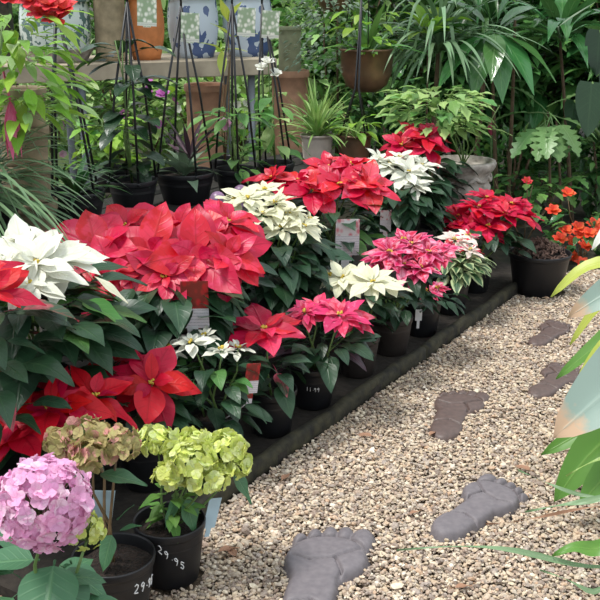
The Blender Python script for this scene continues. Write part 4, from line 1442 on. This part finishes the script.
for k_, (px, Yv, mt, m2, lb) in enumerate(((-20, 9.6, 'sunny', 'mid', 'pale hedge-like shrub far behind the corner flowers'), (110, 9.8, 'mid', 'sunny', 'broad shrub far behind the tan clay pot'), (235, 9.6, 'sunny', 'lime', 'bright shrub far behind the blue-flowered planters'),
                                          (350, 9.7, 'mid', 'deep', 'shrub far behind the hung copper bowl'), (470, 9.5, 'deep', 'mid', 'deep green shrub far behind the glossy drooping plant'), (590, 9.7, 'deep', 'mid', 'deep green shrub far behind the pale spear leaf'))):
    shrub('garden_shrub', foot(px, Yv), (1.1, 0.5, 2.3), 1300, 0.22, 0.11, M[mt], lb, mat2=M[m2])
# right: deep green
shrub('garden_shrub', foot(420, 7.4), (0.7, 0.4, 1.8), 900, 0.24, 0.06, M['deep'], 'dark narrow-leaved shrub behind the strap-leaved clump', 'lance', mat2=M['mid'])
shrub('garden_shrub', foot(520, 7.6), (0.8, 0.4, 1.8), 900, 0.27, 0.1, M['jungle'], 'dark broad-leaved shrub behind the glossy drooping plant', mat2=M['jungle'])
shrub('garden_shrub', foot(620, 7.4), (0.8, 0.4, 1.9), 900, 0.27, 0.09, M['deep'], 'dark shrub at the far corner behind the elephant ear leaves', mat2=M['mid'])
shrub('garden_shrub', foot(505, 6.3), (0.3, 0.25, 0.55), 260, 0.09, 0.05, M['deep'], 'low dark shrub in the gap beside the stone urn', mat2=M['mid'])
shrub('garden_shrub', foot(590, 6.3), (0.35, 0.25, 0.6), 300, 0.09, 0.05, M['deep'], 'low dark shrub behind the orange begonia', mat2=M['mid'])
shrub('garden_shrub', foot(380, 6.5), (0.4, 0.25, 0.9), 320, 0.10, 0.05, M['deep'], 'dark shrub behind the bronze pot and spider plant', mat2=M['mid'])


def strap_clump(name, c, top, n, L, W, mat, label, el=(0.3, 1.4), droop=1.2, cat='plant', stemr=0.02, kind='strap', group=None, petiole=0.0):
    root = thing(name, c, label, cat, group)
    if top > 0.03:
        stems(root, [np.array(c) + [0, 0, -0.01]], [np.array(c) + [0, 0, top]], stemr, M['woody'], 'trunk')
    rosette(root, np.array(c) + [0, 0, top], n, L, W, mat, kind, el, droop, nn=12, petiole=petiole)
    return root


strap_clump('strap_leaf_plant', foot(428, 5.95), 1.06, 110, 0.62, 0.026, M['blade'], 'clump of long drooping strap leaves beside the copper bowl', (0.2, 1.4), 1.7)
strap_clump('strap_leaf_plant', foot(470, 6.6), 1.15, 50, 0.6, 0.04, M['deep'], 'dark strap-leaved plant high behind the glossy drooping leaves', (0.2, 1.4), 1.5)
strap_clump('lime_leaf_plant', foot(418, 5.85), 1.16, 12, 0.22, 0.09, M['lime'], 'plant with yellow-lime leaves at the top of the photo', (0.1, 1.2), 0.8, kind='ovate', petiole=0.06, stemr=0.008)
# the glossy drooping plant
c = foot(494, 5.85)
root = thing('glossy_leaf_plant', c, 'tall plant with big glossy drooping leaves above the stone urn', 'plant')
tp = at(492, 30, 5.85)
stems(root, [c + [0, 0, -0.01], c + [0.05, 0, -0.01]], [tp, at(515, 20, 5.9)], 0.014, M['woody'], 'trunk')
mb = MB()
for (ex, ey, L, W, dy) in ((455, 75, 0.36, 0.11, -0.1), (475, 95, 0.36, 0.10, -0.2), (500, 92, 0.36, 0.11, -0.25), (520, 80, 0.34, 0.1, -0.2), (540, 70, 0.33, 0.1, -0.15), (450, 45, 0.32, 0.1, 0), (545, 40, 0.32, 0.1, 0), (478, 10, 0.28, 0.09, 0),
                           (510, 5, 0.28, 0.09, 0), (460, 20, 0.3, 0.1, 0.1), (530, 15, 0.3, 0.1, 0.1), (487, 80, 0.3, 0.09, -0.3), (510, 70, 0.3, 0.1, 0.15), (470, 60, 0.3, 0.1, 0.15)):
    e = at(ex, ey, 5.85 + dy)
    leaf(mb, tp + rng.normal(0, 0.012, 3), e - tp + np.array([0, 0, 0.12]), L * 1.3, W * 1.35, 'lance', Z, 0.9, 0.25, 0.02, 12, 2, rng.normal(0, 0.2), petiole=0.04, pr=0.004)
mb.build('foliage', M['jungle'], root)
mb = MB()
leaf(mb, tp, at(480, 92, 5.6) - tp, 0.30, 0.07, 'lance', Z, 0.4, 0.2, 0.0, 10, 2, 0.1, petiole=0.05)
o = mb.build('new_leaf', M['lime'], root)
o['label'] = 'fresh pale green leaf'
# curved long leaves at upper right
c = foot(566, 6.1)
root = thing('arching_leaf_plant', c, 'plant with long arching dark leaves below the pale spear leaf', 'plant')
tp = at(560, 40, 6.1)
stems(root, [c + [0, 0, -0.01]], [tp], 0.014, M['woody'], 'trunk')
rosette(root, tp, 34, 0.5, 0.1, M['jungle'], 'lance', (0.1, 1.2), 1.3, nn=12, petiole=0.05)
mb = MB()
q0 = at(558, 27, 5.7)
leaf(mb, q0, at(597, 2, 5.7) - q0, 0.24, 0.045, 'lance', Z, -0.05, 0.3, 0.0, 10, 2)
tube(mb, [tp, q0], 0.005, 6)
o = mb.build('spear_leaf', M['grey'], root)
o['label'] = 'pale unfurled spear leaf'
# elephant ear
c = foot(612, 5.6)
root = thing('elephant_ear', c, 'elephant ear plant with dark heart-shaped hanging leaves at the photo edge', 'plant')
mb = MB()
ms = MB()
for (bx, by, L, W, Yb) in ((592, 82, 0.30, 0.19, 5.5), (618, 60, 0.32, 0.22, 5.6), (600, 30, 0.26, 0.18, 5.8), (574, 100, 0.18, 0.12, 5.75), (640, 100, 0.3, 0.2, 5.5)):
    q = at(bx, by, Yb)
    leaf(mb, q, (-0.1, -0.35, -1), L, W, 'heart', (0, -1, 0.2), 0.1, 0.12, 0.02, 10, 3)
    tube(ms, [c, c * [0.5, 0.5, 0] + q * [0.5, 0.5, 0] + [0.05, 0, q[2] * 0.7], q], [0.014, 0.01, 0.006], 8)
mb.build('foliage', M['ear'], root)
ms.build('leaf_stalks', M['stem'], root)
# lobed philodendron
c = foot(548, 5.7)
root = thing('philodendron', c, 'pale green philodendron with deeply lobed leaves above the orange flowers', 'plant')
tp = at(548, 112, 5.7)
mb = MB()
ms = MB()
for (ex, ey, L, dy) in ((520, 150, 0.24, -0.1), (535, 160, 0.25, -0.2), (550, 158, 0.25, -0.25), (565, 150, 0.24, -0.15), (585, 140, 0.24, -0.1), (515, 128, 0.22, 0), (590, 112, 0.22, 0), (570, 165, 0.22, -0.2), (525, 110, 0.2, 0.05), (560, 180, 0.24, -0.3)):
    e = at(ex, ey, 5.7 + dy)
    leaf(mb, tp + rng.normal(0, 0.02, 3), e - tp + np.array([0, 0, 0.1]), L * 0.95, L * 0.55, 'lobed', Z, 0.7, 0.15, 0.0, 30, 2, rng.normal(0, 0.3), petiole=0.12, pr=0.004)
mb.build('foliage', M['philo'], root)
stems(root, [c + [0, 0, -0.01], c + [0.06, 0.02, -0.01]], [tp, tp + [0.05, 0, -0.05]], 0.01, M['woody'], 'trunk')
rosette(root, c + [0, 0, at(560, 190, 5.7)[2]], 12, 0.2, 0.09, M['mid'], 'lobed', (-0.2, 0.7), 0.9, 'lower_foliage', nn=24, petiole=0.08)
# orange begonia
c = foot(578, 5.25)
root = thing('begonia', c, 'orange begonia with clusters of flowers beyond the mulch pot', 'plant')
foliage(root, c, 0.04, 0.26, 70, 0.09, M['deep'], 0.16, ns(), 'ovate', W=0.6, mat2=M['mid'])
pts_ = [(566, 235), (578, 232), (560, 243), (572, 246), (590, 238), (600, 236), (572, 262), (582, 268), (568, 258), (586, 250), (553, 190 + 25), (568, 198), (580, 240), (594, 228)]
for q in pts_:
    bloom(root, at(q[0], q[1] - 4, 5.15 + rng.uniform(-0.08, 0.08)), 0.046, M['orange'], 6)
stems(root, [c + [0, 0, 0.0]] * len(pts_), [at(*q, 5.25) for q in pts_], 0.003, M['redstem'])
# small coral flowers and buds nearby
c = foot(520, 5.55)
root = thing('trailing_creeper', c, 'green creeper with one coral flower under the philodendron', 'plant')
foliage(root, c, 0.1, 0.42, 60, 0.075, M['mid'], 0.2, ns(), 'oak', W=0.7, mat2=M['deep'])
stems(root, [c] * 6, [c + [rng.normal(0, 0.14), rng.normal(0, 0.08), 0.36] for _ in range(6)], 0.004, M['woody'])
bloom(root, at(527, 182, 5.45), 0.035, M['coral'], 7)
# pink torch bud
c = foot(490, 5.95)
root = thing('ginger_bud', c, 'single pink spear-shaped flower bud in the dark gap beside the urn', 'flower')
q = at(491, 136, 5.95)
stems(root, [c], [q], 0.006, M['stem'])
mb = MB()
for k in range(5):
    a = k / 5 * 2 * PI
    leaf(mb, q, (0.15 * math.cos(a), 0.15 * math.sin(a), 1), 0.11, 0.035, 'lance', (math.cos(a), math.sin(a), 0), 0.0, 0.4, 0, 7, 1)
mb.build('flower_bud', M['rosebud'], root)

# ------------------------------------------------------------------ top left: red flowers and arching blades
c = onz(14, 222, TIER3)
c = bed(*(lambda p: ((p[0] - E0[0]) * BD[0] + (p[1] - E0[1]) * BD[1], 1.3))(c), TIER3)
c = np.array([at(-14, 240, 3.32)[0], 3.32, TIER3])
root = thing('red_flowered_plant', c, 'tall light green plant with coral red flowers in the upper corner', 'potted plant')
pot(root, c, 0.12, 0.18)
foliage(root, np.array([at(20, 60, 3.32)[0], 3.32, 0]), TIER3 + 0.45, TIER3 + 0.8, 170, 0.13, M['lime'], 0.11, ns(), 'lance', W=0.3, mat2=M['sunny'])
stems(root, [c + [0, 0, 0.15]] * 7, [c + [0.1 + rng.normal(0, 0.07), rng.normal(0, 0.05), 0.76] for _ in range(7)], 0.005)
for q in ((42, 14), (56, 20), (50, 6), (64, 10), (30, 2), (8, 0)):
    bloom(root, at(*q, c[1] - 0.1), 0.055, M['coral'], 7, W=0.5)
q = at(10, 100, c[1] - 0.15)
mb = MB()
for k in range(4):
    a = k / 4 * 2 * PI
    leaf(mb, q, (0.12 * math.cos(a), 0.12 * math.sin(a), -1), 0.19, 0.04, 'lance', (math.cos(a), math.sin(a), 0), 0.0, 0.4, 0, 8, 1)
tube(mb, [q, q + [-0.03, 0.05, 0.1]], 0.004, 6)
o = mb.build('flower_bud', M['rosebud'], root)
o['label'] = 'long hanging pink bud'

c = onz(-30, 255, TIER3)
root = thing('arching_grass', c, 'grey-green arching grass reaching over the big white poinsettia', 'potted plant')
pot(root, c, 0.11, 0.16)
mb = MB()
g = np.random.default_rng(31)
o0 = c + np.array([0, 0, 0.17])
for i in range(110):
    a = g.uniform(-1.3, 0.7)
    e = g.uniform(0.15, 1.35)
    d = np.array([math.cos(a) * math.cos(e), math.sin(a) * math.cos(e), math.sin(e)])
    leaf(mb, o0 + g.normal(0, 0.02, 3), d, g.uniform(0.35, 0.7), 0.016, 'strap', Z, g.uniform(0.9, 1.8), 0.3, 0, 14, 1, g.normal(0, 0.2))
mb.build('foliage', M['blade'], root)

# ------------------------------------------------------------------ broad leaves reaching in from the right
def broad_plant(name, c, specs, label, cat='plant'):
    root = thing(name, c, label, cat)
    for (pts, W, mat, lab, tw) in specs:
        P = np.array([at(px, py, Yv) for px, py, Yv in pts])
        tt = np.linspace(0, 1, len(P))
        n = 18
        s = np.linspace(0, 1, n + 1)
        # smooth centre line
        cl = np.stack([np.interp(s, tt, P[:, i]) for i in range(3)], -1)
        for _ in range(4):
            cl[1:-1] = (cl[:-2] + 2 * cl[1:-1] + cl[2:]) / 4
        T = np.gradient(cl, axis=0)
        T /= np.linalg.norm(T, axis=1, keepdims=True)
        upv = nz(np.array([0.0, -0.45, 1.0]) if tw is None else np.array(tw))
        S = np.cross(T, upv)
        S /= np.linalg.norm(S, axis=1, keepdims=True)
        N = np.cross(S, T)
        w = profile('strap' if W < 0.03 else 'blade', s)
        if W >= 0.03:
            w = np.sin(PI * np.clip(0.12 + 0.88 * s, 0, 1) ** 0.9) ** 0.65
        w = w * W * (0.62 if W >= 0.03 else 0.5)
        k = np.linspace(-1, 1, 7)
        Q = cl[:, None] + S[:, None] * (k[None, :, None] * w[:, None, None]) + N[:, None] * ((np.abs(k)[None] ** 1.3 * 0.22 * w[:, None]) + 0.004 * np.sin(s * 14)[:, None] * k[None])[..., None]
        uv = np.stack(np.broadcast_arrays(s[:, None], (k * 0.5 + 0.5)[None]), -1)
        mb = MB()
        mb.add(Q.reshape(-1, 3), grid_faces(n + 1, 7), uv.reshape(-1, 2))
        o = mb.build('leaf', mat, root)
        if lab:
            o['label'] = lab
    return root


cR = np.array([0.93, 2.55, 0.0])
rt = (690, 470)
specs = [
    ([(672, 520, 2.55), (705, 350, 2.5), (655, 352, 2.48), (605, 392, 2.42), (553, 438, 2.38)], 0.19, M['bluegreen'], 'blue-green leaf with a dry brown tip', (-0.2, -0.8, 0.5)),
    ([(672, 520, 2.55), (690, 420, 2.55), (640, 415, 2.52), (590, 450, 2.48), (554, 502, 2.45)], 0.125, M['broad'], None, (-0.35, -0.8, 0.4)),
    ([(672, 520, 2.55), (690, 400, 2.65), (630, 405, 2.65), (590, 428, 2.65), (541, 455, 2.65)], 0.085, M['broad'], None, (-0.3, -0.7, 0.7)),
    ([(672, 520, 2.55), (700, 330, 2.8), (650, 305, 2.85), (600, 342, 2.85), (556, 379, 2.85)], 0.07, M['broad'], None, (-0.2, -0.5, 0.8)),
    ([(672, 520, 2.55), (710, 300, 2.8), (660, 265, 2.9), (610, 290, 2.9), (567, 318, 2.9)], 0.11, M['bluegreen'], None, (-0.2, -0.8, 0.5)),
    ([(672, 520, 2.55), (700, 330, 2.9), (650, 270, 3.0), (590, 258, 3.05), (551, 297, 3.05)], 0.06, M['yellowleaf'], 'yellow-green arching leaf', (0, -0.5, 0.9)),
    ([(672, 520, 2.55), (690, 360, 2.75), (640, 325, 2.8), (600, 350, 2.8), (574, 392, 2.8)], 0.07, M['yellowleaf'], None, (-0.4, -0.5, 0.8)),
    ([(672, 520, 2.55), (700, 300, 2.9), (650, 270, 2.95), (600, 300, 2.95), (570, 345, 2.95)], 0.05, M['yellowleaf'], None, (-0.4, -0.5, 0.8)),
    ([(672, 520, 2.55), (690, 250, 2.9), (655, 205, 3.1), (615, 215, 3.15), (592, 250, 3.15)], 0.06, M['palepetal'], 'white spathe-like leaf', (-0.3, -0.5, 0.8)),
    ([(672, 520, 2.55), (680, 460, 2.45), (640, 450, 2.42), (605, 475, 2.4), (580, 505, 2.38)], 0.1, M['broad'], None, (-0.5, -0.7, 0.5)),
]
broad_plant('broad_leaf_lily', onz(672, 520) , specs, 'broad-leaved lily leaning over the path from the photo edge, one leaf brown-tipped')
sp2 = [
    ([(660, 640, 1.98), (640, 560, 2.0), (590, 572, 2.0), (520, 549, 2.0), (460, 545, 2.02), (397, 550, 2.05)], 0.014, M['blade'], None, (0, -0.5, 1)),
    ([(660, 640, 1.98), (650, 480, 2.1), (600, 500, 2.1), (560, 505, 2.12), (525, 512, 2.15)], 0.016, M['blade'], None, (0, -0.5, 1)),
    ([(660, 640, 1.98), (640, 500, 2.1), (580, 497, 2.15), (540, 480, 2.2), (518, 470, 2.25)], 0.008, M['blade'], None, (0, -0.5, 1)),
    ([(660, 640, 1.98), (640, 530, 2.0), (595, 552, 2.0), (575, 545, 2.0), (552, 556, 2.0)], 0.03, M['broad'], None, (-0.2, -0.6, 0.8)),
    ([(660, 640, 1.98), (660, 440, 2.1), (620, 452, 2.15), (590, 462, 2.15), (566, 476, 2.15)], 0.012, M['spider'], None, (0, -0.5, 1)),
    ([(660, 640, 1.98), (640, 500, 2.05), (570, 510, 2.1), (520, 522, 2.15), (486, 524, 2.18)], 0.005, M['dryleaf'], 'dry brown blade', (0, -0.5, 1)),
    ([(660, 640, 1.98), (640, 530, 1.95), (600, 600, 1.95), (570, 580, 1.95), (540, 570, 1.97)], 0.012, M['blade'], None, (0, -0.5, 1)),
]
broad_plant('strap_leaf_lily', onz(660, 640), sp2, 'narrow grey-green strap leaves trailing across the gravel from the lower corner')

# ------------------------------------------------------------------ fallen leaves on the gravel
for px, py, L, a, lb in ((218, 552, 0.06, 0.3, 'curled tan fallen leaf on the gravel beside the 29.95 pot'), (236, 556, 0.05, 2.2, 'small tan fallen leaf lying between the 29.95 pot and the cut-off stone foot'),
                         (282, 480, 0.05, 1.0, 'pale dry fallen leaf near the start of the timber edging'), (410, 514, 0.035, 0.5, 'reddish dry fallen leaf next to the heel of the second stone foot'),
                         (372, 436, 0.05, 3.0, 'dry fallen leaf halfway along the edging'), (430, 435, 0.04, 0.9, 'brown fallen leaf beside the lone brown stone foot'),
                         (530, 470, 0.05, 2.6, 'tan fallen leaf on the gravel beneath the broad-leaved lily'), (455, 588, 0.045, 0.2, 'rust-brown fallen leaf at the bottom of the photo')):
    q = onz(px, py, 0.014)
    mb = MB()
    leaf(mb, q, (math.cos(a), math.sin(a), 0.12), L, L * 0.5, 'ovate', Z, 0.2, 0.4, 0.06, 8, 2, 0.3)
    tube(mb, [q, q - np.array([math.cos(a), math.sin(a), 0.0]) * 0.015], 0.001, 4)
    o = mb.build('fallen_leaf', M['dryleaf'], None, q)
    tag(o, lb, 'leaf', 'fallen leaves on the gravel')

# ------------------------------------------------------------------ gravel
phi = (1 + 5 ** 0.5) / 2
ICO = np.array([(-1, phi, 0), (1, phi, 0), (-1, -phi, 0), (1, -phi, 0), (0, -1, phi), (0, 1, phi), (0, -1, -phi), (0, 1, -phi), (phi, 0, -1), (phi, 0, 1), (-phi, 0, -1), (-phi, 0, 1)], float)
ICO /= np.linalg.norm(ICO[0])
ICF = np.array([(0, 11, 5), (0, 5, 1), (0, 1, 7), (0, 7, 10), (0, 10, 11), (1, 5, 9), (5, 11, 4), (11, 10, 2), (10, 7, 6), (7, 1, 8), (3, 9, 4), (3, 4, 2), (3, 2, 6), (3, 6, 8), (3, 8, 9), (4, 9, 5), (2, 4, 11), (6, 2, 10), (8, 6, 7), (9, 8, 1)])


def gravel_points(sp, frac, g):
    xs = np.arange(-1.1, 2.4, sp)
    ys = np.arange(1.72, 5.45, sp)
    X, Y = np.meshgrid(xs, ys)
    X = X.ravel() + g.uniform(-0.5, 0.5, X.size) * sp
    Y = Y.ravel() + g.uniform(-0.5, 0.5, Y.size) * sp
    k = g.uniform(size=X.size) < frac
    X, Y = X[k], Y[k]
    zc = Y * CP + H * SP
    keep = (X < 0.3 * zc + 0.5) & (X > -0.3 * zc - 0.15)
    sd = sdist(X, Y)
    tpar = (X - E0[0]) * BD[0] + (Y - E0[1]) * BD[1]
    keep &= ~((sd > -0.008) & (tpar > -0.76) & (tpar < 2.75))
    keep &= ~((Y > 5.0 + 0.05 * np.sin(X * 9)))
    for hl, dx, dy, kk in FEET:
        lx = ((X - hl[0]) * dx[0] + (Y - hl[1]) * dx[1]) / kk
        ly = ((X - hl[0]) * dy[0] + (Y - hl[1]) * dy[1]) / kk
        gg, tg = foot_g(lx, ly)
        keep &= np.maximum(gg, tg) < 0.000
    for c_, r_ in CLEAR:
        keep &= np.hypot(X - c_[0], Y - c_[1]) > r_ + 0.005
    return X[keep], Y[keep]


g = np.random.default_rng(3)
x1, y1 = gravel_points(0.0094, 1.0, g)
x2, y2 = gravel_points(0.0112, 0.55, g)
X = np.concatenate([x1, x2])
Y = np.concatenate([y1, y2])
Zc = np.concatenate([g.uniform(-0.003, 0.004, len(x1)), g.uniform(0.004, 0.011, len(x2))])
N = len(X)
sz = g.lognormal(0, 0.3, N) * 0.0054
ax = np.stack([sz * g.uniform(0.9, 1.6, N), sz * g.uniform(0.7, 1.05, N), sz * g.uniform(0.4, 0.75, N)], -1)
V = ICO[None] * (1 + g.uniform(-0.22, 0.22, (N, 12, 1))) * ax[:, None]
yaw = g.uniform(0, 2 * PI, N)
tl = g.normal(0, 0.35, N)
cy, sy, ct, st = np.cos(yaw), np.sin(yaw), np.cos(tl), np.sin(tl)
vx, vy, vz = V[..., 0], V[..., 1], V[..., 2]
vx, vz = vx * ct[:, None] - vz * st[:, None], vx * st[:, None] + vz * ct[:, None]
wx = vx * cy[:, None] - vy * sy[:, None]
wy = vx * sy[:, None] + vy * cy[:, None]
P = np.stack([wx + X[:, None], wy + Y[:, None], vz + Zc[:, None]], -1).reshape(-1, 3)
Fc = (ICF[None] + (np.arange(N) * 12)[:, None, None]).reshape(-1, 3)
mb = MB()
mb.add(P, Fc)
o = mb.build('gravel', M['gravel'], None, (0, 0, 0), False)
tag(o, 'pale cream and tan gravel covering the path', 'gravel', None, 'stuff')
print('stones', N)

# ------------------------------------------------------------------ light
w = bpy.data.worlds.new('world')
scene.world = w
w.use_nodes = True
nt = w.node_tree
bg = nt.nodes['Background']
bg.inputs[0].default_value = (0.86, 0.94, 1.0, 1)
bg.inputs[1].default_value = 1.1
sd = bpy.data.lights.new('sun', 'SUN')
sd.energy = 3.0
sd.angle = math.radians(14)
sd.color = (1.0, 0.97, 0.92)
so = bpy.data.objects.new('sun', sd)
C.objects.link(so)
so.location = (0, 0, 6)
so.rotation_euler = Vector((0.45, 0.06, -1.0)).to_track_quat('-Z', 'Y').to_euler()

vs = scene.view_settings
vs.view_transform = 'Standard'
vs.look = 'None'
vs.gamma = 1
vs.exposure = 0.25
vs.use_curve_mapping = False
scene.cycles.max_bounces = 8
scene.cycles.use_denoising = True
